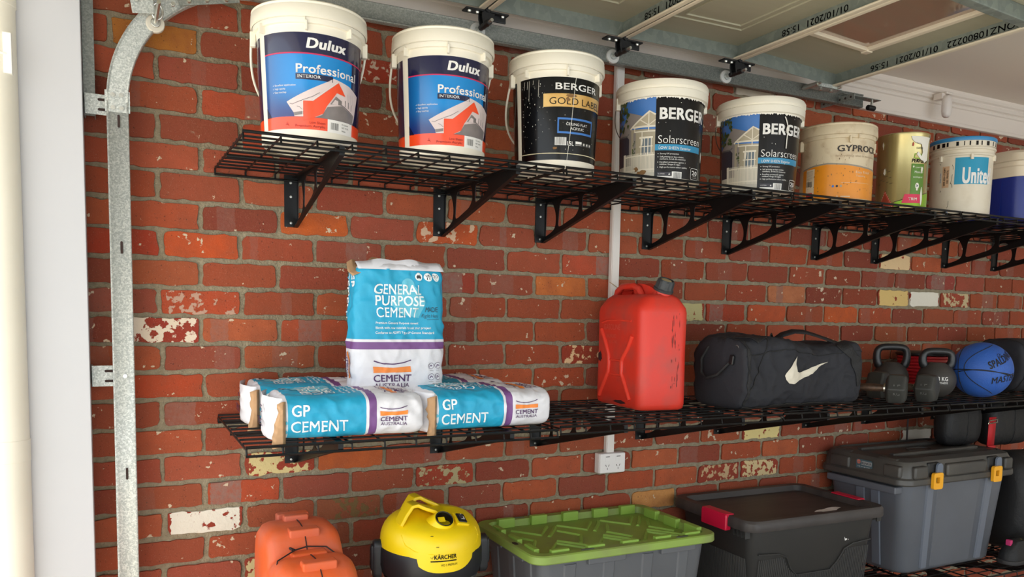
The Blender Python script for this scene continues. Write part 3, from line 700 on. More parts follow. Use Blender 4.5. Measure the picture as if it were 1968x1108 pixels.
def pail(label, x, y, Rb, Rt, H, name='paint_bucket', lid='skirt', bail='plastic', ang=0, tabs=(-68, -16, 31, 80, 128, 200, 260), wm=None, zl=None, group='buckets on the upper shelf', bail_a=-100, drop=.20, lidm=None, rings=()):
    t = thing(name, label, 'bucket', (x, y, Z_UP+.0035), group=group); k = (Rt-.012-Rb)/H; W_ = wm or PLAS_W
    R = lambda z: Rb+k*z
    zl = zl or H-.058
    prof = [(0, .006), (Rb-.014, .006), (Rb-.012, .0), (Rb-.003, .0), (Rb, .004)]
    z = .03
    for zc in rings: prof += [(R(zc-.006), zc-.006), (R(zc)+.007, zc-.004), (R(zc)+.007, zc+.003), (R(zc+.006), zc+.005)]
    prof += [(R(zl), zl)]
    if lid == 'skirt':
        prof += [(Rt-.007, zl+.001), (Rt-.005, zl+.012), (Rt-.006, H-.042), (Rt-.012, H-.040), (Rt-.012, H-.012), (0, H-.012)]
    elif lid == 'open': prof += [(R(H-.006), H-.006), (R(H)+.004, H-.005), (R(H)+.004, H), (R(H)-.004, H), (R(H)-.005, H-.02), (0, H-.02)]
    else: prof += [(Rt-.012, H-.014), (0, H-.014)]
    O('body', Mb().lathe(prof, n=72), W_, t, smooth=35)
    if lid == 'skirt':
        O('lid', Mb().lathe([(Rt-.004,H-.044),(Rt,H-.043),(Rt+.0005,H-.036),(Rt-.001,H-.012),(Rt-.003,H-.009),(Rt-.0015,H-.004),(Rt-.006,H),(Rt-.016,H-.001),(Rt-.022,H-.007),(0,H-.007)], n=72), lidm or W_, t, smooth=40)
        for a in tabs:
            a = D(a+ang); c = Vector((sin(a), -cos(a), 0)); s = Vector((cos(a), sin(a), 0)); r = R(zl-.01)+.007
            O('rim_lug', Mb().obox(c*r+Vector((0,0,zl-.006)), c*.009, s*.0035, (0,0,.012)), W_, t, bevel=.0015)
        O('tear_tab', Mb().obox((sin(D(-17+ang))*(Rt-.004), -cos(D(-17+ang))*(Rt-.004), zl+.010), (sin(D(-17))*.003,-cos(D(-17))*.003,0), (.0006,0,0), (0,0,.013)), W_, t)
    elif lid == 'band':
        O('lid', Mb().lathe([(R(H-.05)+.002,H-.056),(Rt-.001,H-.054),(Rt,H-.030),(Rt-.004,H-.027),(Rt-.003,H-.024),(Rt+.001,H-.020),(Rt+.001,H-.007),(Rt-.003,H),(Rt-.010,H),(Rt-.014,H-.006),(0,H-.006)], n=72), lidm or W_, t, smooth=30)
    if bail:
        a0 = D(bail_a); P = []; zp = zl-.004 if lid == 'skirt' else H-.045
        for i in range(41):
            tt = pi*i/40; a = a0-tt; s = sin(tt)**.8; rr = R(zp-drop*s)+.012+.020*max(0, sin(2*tt) if tt < pi/2 else 0)*(1 if bail == 'plastic' else .4)
            P.append((rr*sin(a), -rr*cos(a), zp-drop*s))
        O('bail_handle', Mb().tube(P, .0034 if bail == 'plastic' else .0016, 8), W_ if bail == 'plastic' else mat('bail_wire', (130,128,120), .4, .8), t)
        for i in (0, -1):
            a = a0-(pi if i else 0); c = Vector((sin(a), -cos(a), 0)); s = Vector((cos(a), sin(a), 0)); r = R(zp)+.008
            O('bail_lug', Mb().obox(c*r+Vector((0,0,zp-.008)), c*.008, s*.010, (0,0,.020)), W_, t, bevel=.003)
    return t, cone_map(Rb, k)

NAVY = mat('print_navy', (22, 24, 62), .22, coat=.6)
WPR = mat('print_white', (236, 234, 230), .4)
REDL = mat('print_crimson', (196, 40, 86), .3)
ORG = mat('print_orange', (240, 74, 28), .28, coat=.4)
ROOM = mat('print_room', (222, 206, 204), .35, nz=.5, nscale=14, rgb2=(198,180,178)); FLR = mat('print_floor', (96, 92, 92), .3, nz=.8, nscale=12, rgb2=(150,140,138))
DKR = mat('print_darkred', (150, 24, 20), .4); GRY = mat('print_grey', (96, 96, 96), .4); LGR = mat('print_lightgrey', (176,172,164), .4)
DBLUE = gradient_mat('print_blue', (0, 132, 208), (26, 44, 112), U(-95), U(-22), .06, .15)
def dulux_art():
    I = []
    a0, a1 = -68.5, 281
    I += [R_(U(a0), U(a1), .219, .2725, 0), R_(U(a0), U(a1), .058, .219, 1)]
    I += [R_(U(40), U(281), .058, .219, 0, 1)]
    I += [Pg([(U(-68.5),.058),(U(-68.5),.085),(U(-60),.058)], 0, 1)]
    I += [Ln([(U(a), .2205-.0035*((a+40)/90)**2) for a in range(-68, 70, 6)], .0035, 3, 2)]
    I += [R_(U(a0), U(7.5), .028, .0595, 4, 1), R_(U(44), U(281), .028, .0595, 4, 1), R_(U(7.5), U(44), .026, .0595, 2, 1)]
    q = lambda L_, m, l: Pg([(U(x), y) for x, y in L_], m, l)
    I += [q([(-39,.097),(8,.156),(14,.1655),(36,.156),(54,.139),(47,.070),(44,.0600),(26,.060),(-30,.060),(-31,.070)], 5, 2)]
    I += [q([(-7,.0596),(1,.068),(7,.090),(25,.100),(46,.081),(44,.0596)], 6, 3)]
    I += [q([(-31,.070),(-20,.074),(-20,.066),(-30,.062)], 6, 3), q([(25,.103),(46,.083),(46,.0815),(25,.101)], 9, 4)]
    I += [q([(10,.098),(17,.121),(25,.112),(25,.101)], 6, 4), q([(12,.099),(16,.112),(20,.110),(20,.100)], 5, 5)]
    for a, z in ((30,.10),(35,.098),(40,.094)): I += [R_(U(a), U(a+1), z, z+.016, 6, 4)]
    for a in (34, 38, 42): I += [Ln([(U(a),.135),(U(a+1),.110)], .001, 10, 4)]
    I += [Ln([(U(-35),.093),(U(-32),.091),(U(-28),.095),(U(-10),.112),(U(-2),.124)], .0009, 9, 4), Ln([(U(-27),.086),(U(-24),.084),(U(-22),.079),(U(-20),.078)], .0009, 9, 4)]
    I += [q([(-20,.100),(-9,.101),(20,.157),(30,.126),(18,.130),(6,.091),(2,.071),(-8,.0590),(-20,.050)], 4, 5), Ln([(U(-20.6),.060),(U(-20.6),.101),(U(-9.5),.1025),(U(19),.158)], .0012, 2, 6)]
    I += [R_(U(-28), U(13), .1545, .169, 0, 2)]
    I += [Td('Dulux', -16.5, .2345, .0245, 29, m=2, layer=2, bold=.045, shear=.16), Td('Professional', -27.5, .1715, .0215, 46.5, m=2, layer=4, bold=.022)]
    I += [Td('INTERIOR', -26, .1585, .0075, -1, m=2, layer=4, bold=.02)]
    for z, s, e in ((.1375,'Excellent application',-28),(.1285,'High opacity',-40),(.1195,'Easy touchup',-39)): I += [Td(s, -53.5, z, .0044, e, m=2, layer=2), Ln([(U(-56.5), z+.002),(U(-55.9), z+.0008),(U(-54.8), z+.004)], .0007, 2, 2)]
    I += [Td('Low Sheen', -13, .043, .0062, 4.5, m=7, layer=6), Td('Premium Acrylic', -29, .0335, .0062, 4.5, m=7, layer=6)]
    I += [Ln([(U(-38.5),.046),(U(-39.2),.041),(U(-36.5),.036)], .0011, 7, 6), Ln([(U(-40.5),.0385),(U(-37),.041)], .0011, 7, 6)]
    I += [bars(U(11.5), .034, U(10), .018, 8, 3, 4)]
    for i, s in enumerate(('15 Litres','NET 15LTR','White')): I += [Td(s, 26, .050-.0085*i, .0042, 26+(10,11,6)[i], m=8, layer=3)]
    return I
DM = [NAVY, DBLUE, WPR, REDL, ORG, ROOM, FLR, DKR, GRY, mat('print_dark', (60,56,66), .4), LGR]
da = dulux_art()
t1, f1 = pail('large white paint bucket with navy and blue label, leftmost bucket on the upper shelf', .250, -.424, .129, .157, .352)
lb = art('label', t1, da, f1, DM); 
t2_, f2 = pail('white paint bucket with navy and blue label, second from the left', .643, -.435, .127, .153, .352)
art('label', t2_, da, f2, DM)

BKL = mat('print_black', (13, 13, 14), .22, coat=.2, spec=.25); GOLD = mat('print_gold', (214, 164, 84), .3, .35, nz=.6, nscale=14, rgb2=(240, 212, 150)); BLU2 = mat('print_midblue', (58, 116, 190), .35)
CRM = mat('print_cream', (226, 214, 176), .4); DRIP = mat('dried_paint', (232, 228, 216), .5); DIRT = mat('dried_dirt', (128, 94, 56), .8)
def blob(u, v, ru, rv, m, l, seed, n=14, j=.35):
    q = random.Random(seed); return Pg([(u+ru*cos(2*pi*k/n)*(1+q.uniform(-j, j)), v+rv*sin(2*pi*k/n)*(1+q.uniform(-j, j))) for k in range(n)], m, l)
def splat(I, n, a0, a1, z0, z1, m, l, seed, r=.0012):
    q = random.Random(seed)
    for i in range(n): I.append(blob(U(q.uniform(a0, a1)), q.uniform(z0, z1), r*q.uniform(.3, 1), r*q.uniform(.4, 1.8), m, l, seed+i, 7))
t3, f3 = pail('white bucket with black label and a gold stripe, third from the left', 1.030, -.440, .127, .153, .347)
I = [R_(U(-82.5), U(268), .024, .269, 0), Ln([(U(a), .0435) for a in range(-82, 92, 6)], .0022, 3, 1)]
I += [Pg([(U(-46),.220),(U(-46),.181),(U(52),.184),(U(52),.2225)], 1, 1), T('BERGER', U(-30.5), .2325, .0185, U(64), m=2, layer=2, bold=.02), Td('GOLD LABEL', -38, .189, .0195, 44, m=0, layer=3, bold=-.004)]
I += [R_(U(-27), U(28), .103, .150, 4, 1), R_(U(-25), U(26), .109, .144, 0, 2), Td('CEILING FLAT', -15.5, .128, .0075, 17, m=2, layer=3), Td('ACRYLIC', -9.5, .115, .0075, 11.5, m=2, layer=3)]
I += [R_(U(-30), U(-14.5), .068, .0915, 2, 1), bars(U(-29), .069, U(14), .022, 6, 2, 9), Td('15L', -13, .068, .0125, -3.5, m=2, layer=2), R_(U(-1), U(9), .075, .082, 2, 2), Td('BASE WHITE', -1, .070, .003, 9, m=2, layer=2)]
for i in range(3): I += [R_(U(11+i*6), U(15.5+i*6), .070, .080, 6, 1), R_(U(12+i*6), U(14+i*6), .073, .078, 5, 2)]
splat(I, 46, -80, -50, .05, .25, 5, 2, 11); splat(I, 30, -50, 40, .05, .26, 5, 2, 12, .0009)
for a in (-74, -69, -60, -52, -66): I += [Ln([(U(a), .262), (U(a-.4), .25), (U(a-1), .262-.012*(a % 5+1))], .0009, 5, 2)]
I += [Ln([(U(-4),.269),(U(-5.5),.232),(U(-7.5),.160),(U(-9.5),.105),(U(-13),.022)], .0013, 5, 4)]
I += [blob(U(-9), .216, .016, .0045, 7, 4, 3, 20, .5), blob(U(-30), .058, .007, .004, 7, 4, 5), blob(U(-14), .204, .006, .006, 7, 4, 6, 14, .6)]
art('label', t3, I, f3, [BKL, GOLD, WPR, CRM, BLU2, DRIP, GRY, DIRT])

# house label, used on two buckets
SKY = gradient_mat('print_sky', (84, 132, 196), (28, 84, 170), 0, .3, .30, .19); SKY2 = mat('print_skyblue', (60, 112, 186), .25, nz=.3, nscale=8, rgb2=(96,146,206), coat=.5)
HM = [mat('print_charcoal', (22, 20, 20), .26, coat=.12, spec=.25, nz=.3, nscale=6, rgb2=(16,15,16)), SKY2, mat('print_roof', (136,128,124), .35), mat('print_housewhite', (222,214,196), .35), mat('print_wall', (160,150,128), .35), mat('print_tree', (38,52,24), .5, nz=1, nscale=60, rgb2=(84,100,48)),
      mat('print_cyan', (22, 134, 180), .3, coat=.4), WPR, mat('print_window', (92,104,112), .3), mat('print_gable', (176,164,140), .4), mat('print_shade', (50,48,58), .4), DRIP, GRY, DIRT, mat('print_paver', (188,182,168), .4)]
def house(seed, drips):
    q = lambda L_, m, l: Pg([(U(x), y) for x, y in L_], m, l)
    I = [R_(U(-114), U(-44), .003, .266, 1), R_(U(-44), U(300-54), .003, .266, 0), R_(U(-114), U(-44), .003, .088, 14, 1)]
    I += [q([(-112,.150),(-105,.165),(-84,.223),(-62,.205),(-80,.166),(-80,.05),(-112,.05)], 2, 2)]
    I += [q([(-112,.150),(-90,.150),(-84,.137),(-84,.05),(-112,.05)], 10, 3), q([(-112,.153),(-88,.150),(-84,.156),(-84,.152),(-90,.145),(-112,.148)], 12, 4)]
    I += [q([(-80,.166),(-44,.160),(-44,.075),(-80,.078)], 4, 3), q([(-76,.154),(-72,.154),(-72,.08),(-76,.08)], 2, 4), R_(U(-64), U(-49), .076, .134, 8, 4)]
    for a in (-64, -59, -54, -49.5): I += [R_(U(a), U(a+1.1), .074, .136, 3, 5)]
    I += [R_(U(-66), U(-47), .132, .138, 3, 5), R_(U(-66), U(-47), .105, .108, 3, 5), q([(-70,.154),(-62,.154),(-62,.085),(-70,.085)], 4, 4)]
    I += [q([(-80,.169),(-52,.216),(-44,.204),(-44,.168)], 9, 4)]
    for a in ([(-81,.167),(-52,.218),(-44,.206)],): I += [Ln([(U(x), y) for x, y in a], .0055, 3, 6)]
    I += [Ln([(U(-76),.171),(U(-44),.170)], .006, 3, 6), Ln([(U(-74),.156),(U(-44),.154)], .004, 3, 6), Ln([(U(-73.5),.17),(U(-73.5),.155)], .003, 3, 6), Ln([(U(-53),.215),(U(-53),.156)], .0032, 3, 6), Ln([(U(-65),.193),(U(-53),.174),(U(-44),.190)], .0032, 3, 6), Ln([(U(-62),.153),(U(-62),.124)], .003, 3, 6), q([(-63.5,.130),(-60.5,.130),(-61.5,.110),(-62.5,.110)], 3, 6)]
    rq = random.Random(seed)
    for i in range(46): I.append(blob(U(rq.uniform(-113,-86)-.0), .165+.095*rq.random()**.8, .006, .006, 5, 5, seed*50+i, 9, .5)) if rq.random() < 1 else None
    for i in range(16): I.append(blob(U(rq.uniform(-78,-72)), rq.uniform(.075,.135), .0022, .003, 5, 6, seed*90+i, 7, .5))
    a = -89
    while a < -45: I += [R_(U(a), U(a+.9), .022, .086, 3, 7)]; a += 1.9
    I += [R_(U(-90), U(-44), .076, .080, 3, 8), R_(U(-90), U(-44), .030, .034, 3, 8), q([(-95,.088),(-90,.088),(-90,.010),(-95,.015)], 3, 7)]
    I += [T('BERGER', U(-39), .192, .0345, U(73.5), m=7, layer=2, bold=.045), Td('Solarscreen', -40, .115, .024, 26.5, m=7, layer=2, bold=-.012), R_(U(-44.5), U(28.5), .0915, .1115, 6, 2), Td('LOW SHEEN Exterior', -39, .0955, .0085, 8, m=7, layer=3, bold=.018)]
    for i, (z, s, e) in enumerate(((.079,'Strong UV protection',-11),(.069,'Self priming on bare timber,',-3),(.062,'cement, brick & masonry',0),(.052,'Excellent protection against',-3),(.045,'mildew, fungus & algae',-8),(.036,'High performance colour stability',3))):
        I += [Td(s, -37, z, .0045, e, m=7, layer=2)]
        if i not in (2, 4): I += [Ci(U(-39.5), z+.002, .0013, 7, 2, 8)]
    I += [R_(U(-40), U(-18), .003, .010, 7, 2), R_(U(-20), U(-5.5), .002, .0245, 7, 2), bars(U(-17.5), .0035, U(11.5), .019, 12, 3, seed), R_(U(-40), U(-21), .012, .0225, 10, 2), Pg([(U(-25),.0135),(U(-22.3),.0135),(U(-23.6),.020)], 7, 3), Td('4 LITRES', -39, .015, .003, -30, m=7, layer=3)]
    rr = [(U(10.5)+x, .0045+y) for x, y in rrect(U(17.5), .036, .005, 4, U(17.5)/2, .018)]; I += [Ln(rr+[rr[0]], .0014, 7, 3), Td('20', 13, .0195, .0135, 25, m=7, layer=3, bold=.02), Td('YEAR', 14.5, .0145, .003, 23.5, m=7, layer=3), Td('GUARANTEE', 13.5, .0095, .0022, 24.5, m=7, layer=3)]
    # paint run down from the lid
    x = -113
    while x < 60:
        wv = rq.uniform(1.5, 5); I.append(Pg([(U(x), .268), (U(x), .262-rq.uniform(0,.004)), (U(x+wv*.5), .262-rq.uniform(.001,.008)), (U(x+wv), .262-rq.uniform(0,.004)), (U(x+wv), .268)], 11, 9)); x += wv
    splat(I, 16, -40, 40, .02, .26, 11, 9, seed+3, .0014)
    if drips: I += [Ln([(U(-8),.252),(U(-5),.238),(U(-1.5),.215),(U(-2.5),.18),(U(-3),.145)], .0042, 11, 9), blob(U(-1.5), .212, .006, .012, 11, 9, 3)]
    else: I += [blob(U(33), .085, .004, .016, 11, 9, 8), blob(U(-63), .022, .016, .008, 13, 9, 5, 18, .6), blob(U(-70), .036, .008, .007, 13, 9, 9, 14, .6)]
    return I
t4, f4 = pail('white bucket with a house on its label and no drip, beside the white conduit', 1.440, -.450, .136, .155, .318, lid='band', bail='wire', bail_a=-112, drop=.13)
art('label', t4, house(3, False), f4, HM)
t5, f5 = pail('white bucket with the same house label but a long white paint drip across its name', 1.878, -.460, .131, .156, .319, lid='band', bail='wire', bail_a=-120, drop=.13)
art('label', t5, house(4, True), f5, HM)

DW = mat('grimy_white_plastic', (214, 198, 168), .5, nz=.8, nscale=22, rgb2=(176, 148, 112), thr=(.5, .75))
t6, f6 = pail('grimy white tub with an orange lower label, right of the two house buckets', 2.286, -.455, .132, .144, .285, lid='skirt', bail='wire', bail_a=-116, drop=.11, wm=DW, tabs=(-30, 60, 150, 240), name='compound_tub')
I = [Pg([(U(-110),.004),(U(-110),.118),(U(-85),.128),(U(-62),.132),(U(-30),.126),(U(0),.118),(U(40),.112),(U(60),.112),(U(60),.004)], 0, 1)]
I += [Ln([(U(-110),.121),(U(-85),.131),(U(-62),.135),(U(-30),.129),(U(0),.121),(U(40),.115)], .005, 1, 2)]
I += [R_(U(-100), U(-83), .01, .120, 2, 3), R_(U(-99), U(-86), .012, .032, 3, 4), bars(U(-99), .055, U(12), .020, 4, 4, 2)]
for i in range(8): I += [R_(U(-99), U(-86), .112-i*.0045, .1135-i*.0045, 5, 4)]
I += [Td('GYPROCK', -48, .178, .022, 32, m=4, layer=2, bold=.03), Td('Everything else is just plaster', -50, .158, .0075, 30, m=5, layer=2), Td('Easy Finish', -17, .098, .009, 12, m=2, layer=3), Td('Topping', -17, .086, .006, 2, m=2, layer=3), R_(U(-40), U(12), .062, .063, 2, 3)]
for i in range(3): I += [Ci(U(-52+i*6), .050, .0045, (6, 4, 5)[i], 3, 10)]
I += [Ci(U(-45), .012, .004, 2, 3, 3), R_(U(-40), U(-25), .010, .013, 2, 3)]
splat(I, 50, -100, 20, .01, .12, 7, 5, 31, .002); splat(I, 30, -110, 20, .13, .21, 7, 3, 33, .0018)
art('label', t6, I, f6, [mat('print_amber', (232, 146, 34), .35, coat=.3, nz=.3, nscale=30, rgb2=(214,128,30)), mat('print_stone', (150,142,128), .5), mat('print_ivory', (222,204,176), .5), mat('print_magenta', (190,40,60), .5), mat('print_ink', (50,44,42), .5), mat('print_taupe', (172,152,126), .5), BLU2, mat('grime', (120,98,70), .8)])

GM = mat('gold_tin', (206, 192, 136), .27, .75, nz=.6, nscale=18, rgb2=(150, 134, 84), stretch=(1,1,.15))
t7 = thing('paint_tin', 'dented gold paint tin with white paint spilled down its rim, between tub and blue-lidded pail', 'paint tin', (2.66, -.46, Z_UP+.0035), group='buckets on the upper shelf')
O('body', Mb().lathe([(0,.004),(.090,.004),(.093,0),(.097,.001),(.098,.006),(.096,.010),(.096,.283),(.098,.288),(.098,.298),(.094,.300),(.090,.298),(.088,.290),(0,.290)], n=72), GM, t7, smooth=35)
f7 = cone_map(.096, 0); UU = lambda d: U(d)*.096/.14*1.4583
sg = -8
I = [Pg([(U(-112),.0),(U(-60),.030),(U(-58),.0)], 2, 0)]
I += [Pg([(U(-66),.003),(U(-66),.024),(U(-20),.045),(U(50),.075),(U(50),.003)], 1, 1), Ln([(U(-66),.026),(U(-20),.047),(U(50),.077)], .0015, 3, 2), R_(U(-32), U(2), .04, .175, 0, 2)]
I += [Td('PERFORM', -32, .180, .014, 14, m=3, layer=3, bold=.03, shear=.2), Pg([(U(-28),.196),(U(-26),.215),(U(-8),.213),(U(-10),.194)], 1, 2), Pg([(U(-26),.199),(U(-25),.211),(U(-11),.210),(U(-12),.197)], 4, 3)]
I += [Ci(U(-27), .163, .004, 5, 3), Td('LowVOC', -22, .158, .006, 0, m=5, layer=3), Td('Monitor', -24, .138, .009, -1, m=5, layer=3), Td('ecological', -27, .120, .006, -3, m=5, layer=3), Ci(U(-16), .088, .012, 5, 3, 20), R_(U(-18), U(-14), .070, .080, 5, 3), Ln([(U(-19),.085),(U(-13),.092)], .0025, 6, 4), Ln([(U(-18),.093),(U(-14),.084)], .0025, 6, 4)]
I += [Pg([(U(-50),.020),(U(-44),.055),(U(0),.055),(U(0),.020)], 7, 4), Td('TRIM', -35, .031, .010, -15, m=5, layer=5, bold=.03)]
I += [Pg([(U(-104),.006),(U(-89),.074),(U(-66),.006)], 8, 3), Pg([(U(-99),.012),(U(-89),.060),(U(-73),.012)], 9, 4)]
for k in range(9): I += [Ci(U(-102+k*4), .009, .0016, 5, 5, 8)]
for k in range(7): I += [Ci(U(-102+k*2.0), .013+k*.0085, .0016, 5, 5, 8), Ci(U(-86.5+k*2.7), .065-k*.0085, .0016, 5, 5, 8)]
I += [Pg([(U(-36),.282),(U(-34),.27),(U(-30),.262),(U(-24),.255),(U(-16),.262),(U(-10),.250),(U(-6),.22),(U(-9),.205),(U(-18),.222),(U(-22),.212),(U(-10),.190),(U(-4),.188),(U(0),.180),(U(10),.190),(U(14),.26),(U(20),.282)], 5, 6)]
I += [blob(U(-92), .150, .008, .012, 5, 6, 4), blob(U(-6), .150, .007, .012, 5, 6, 5), blob(U(-4), .045, .007, .034, 5, 6, 6), blob(U(-31), .250, .005, .009, 8, 5, 7), Td('SUPER', -22, .232, .008, -6, m=3, layer=7), blob(U(-100), .255, .006, .012, 5, 6, 12, 10, .6)]
for k in range(12): I += [Ln([(U(-112+k*3),.10+.006*(k*7 % 11)),(U(-105+k*3),.102+.006*(k*7 % 11))], .001, 10, 2)]
art('label', t7, I, f7, [mat('print_leaf', (86,130,30), .3, coat=.4), mat('print_lime', (136,180,40), .3, .3), mat('tin_shadow', (110,90,50), .5, .5), BKL, GM, DRIP, mat('print_navy2', (30,50,80), .4), mat('print_pink', (216,40,80), .35), mat('print_brick', (178,70,50), .5), mat('print_rust', (150,60,40), .5), mat('scratch', (70,56,36), .6)])

PBL = mat('pail_blue', (52, 134, 188), .35); CREAMP = mat('pail_cream', (226, 216, 196), .42, nz=.4, nscale=20, rgb2=(200,186,160), thr=(.5,.75))
t8 = thing('paint_bucket', 'off-white ribbed pail with a blue lid rim and a square teal label', 'bucket', (3.052, -.45, Z_UP+.0035), group='buckets on the upper shelf')
O('body', Mb().lathe([(0,.006),(.104,.006),(.106,0),(.114,0),(.117,.004),(.1195,.245),(.126,.248),(.127,.252),(.1255,.256),(.121,.258),(.1212,.270),(.127,.272),(.128,.276),(.1265,.280),(.1215,.282),(.122,.290),(0,.290)], n=72), CREAMP, t8, smooth=35)
O('lid', Mb().lathe([(.1225,.284),(.126,.284),(.1265,.306),(.124,.308)], n=72), CREAMP, t8, smooth=35)
O('lid_rim', Mb().lathe([(.124,.307),(.128,.307),(.1295,.313),(.1285,.321),(.124,.324),(.114,.324),(.110,.318),(0,.318)], n=72), PBL, t8, smooth=40)
q = random.Random(5)
for k in range(16):
    a = D(-115+k*12+q.uniform(-3,3)); c = Vector((sin(a), -cos(a), 0)); s_ = Vector((cos(a), sin(a), 0)); wv = q.uniform(.001,.007)
    O('rim_notch', Mb().obox(c*.1262+Vector((0,0,.2945)), c*.0012, s_*wv, (0,0,.0085)), BKL, t8, smooth=0)
for a in (-38, 20, -95): 
    a = D(a); c = Vector((sin(a), -cos(a), 0)); s_ = Vector((cos(a), sin(a), 0)); O('rim_lug', Mb().obox(c*.124+Vector((0,0,.240)), c*.006, s_*.006, (0,0,.012)), CREAMP, t8, bevel=.002)
f8 = cone_map(.117, .0102)
I = [R_(U(-67), U(0), .127, .238, 0, 1), T('United', U(-53), .132, .062, U(62), m=1, layer=2, bold=.05), R_(U(-91), U(-77), .117, .206, 2, 1)]
fl = (lambda s, u, v, h, w_, m: T(s, U(u), v, h, w_, m=m, layer=2, ang=pi/2, bold=.03))
I += [fl('009-333-175089', -84.5, .125, .009, .074, 3), fl('333 WHITE', -78.2, .134, .009, .055, 3), fl('Swan Cote', -94, .140, .006, .04, 4)]
I += [Pg([(U(-86),.006),(U(-80),.022),(U(-74),.006)], 4, 1), Pg([(U(-84.5),.008),(U(-80),.018),(U(-76),.008)], 1, 2)]
for (a, z, b, z2) in ((-72,.21,-70,.19),(-71,.17,-74,.13),(-73,.135,-70,.115),(-78,.03,-76,.06),(-98,.22,-96,.215),(-94,.10,-94,.108)): I += [Ln([(U(a),z),(U((a+b)/2+1),(z+z2)/2),(U(b),z2)], .0015, 3, 2)]
art('label', t8, I, f8, [mat('print_teal', (24, 146, 184), .4), WPR, mat('print_peach', (214,176,140), .5), BKL, BLU2])

t9 = thing('cooler', 'blue cooler with a tall white lid at the right edge of the upper shelf', 'cooler', (3.475, -.400, Z_UP+.0035))
rr = lambda w_, d_, r, z: [(x, y, z) for x, y in rrect(w_, d_, r, 6)]
O('body', Mb().loft([rr(.30,.30,.04,.0), rr(.312,.312,.045,.004), rr(.330,.330,.05,.190)]), mat('cooler_blue', (26, 44, 128), .35), t9, smooth=50)
O('rib', Mb().box(-.1665,-.1645,-.07,.07,.0,.18), mat('cooler_blue', (26,44,128), .35), t9)
O('lid', Mb().loft([rr(.350,.350,.055,.190), rr(.352,.352,.055,.232), rr(.345,.345,.055,.238), rr(.346,.346,.055,.256), rr(.330,.330,.055,.262), rr(.318,.318,.06,.296), rr(.295,.295,.07,.310)]), mat('cooler_white', (222, 208, 184), .4), t9, smooth=30)

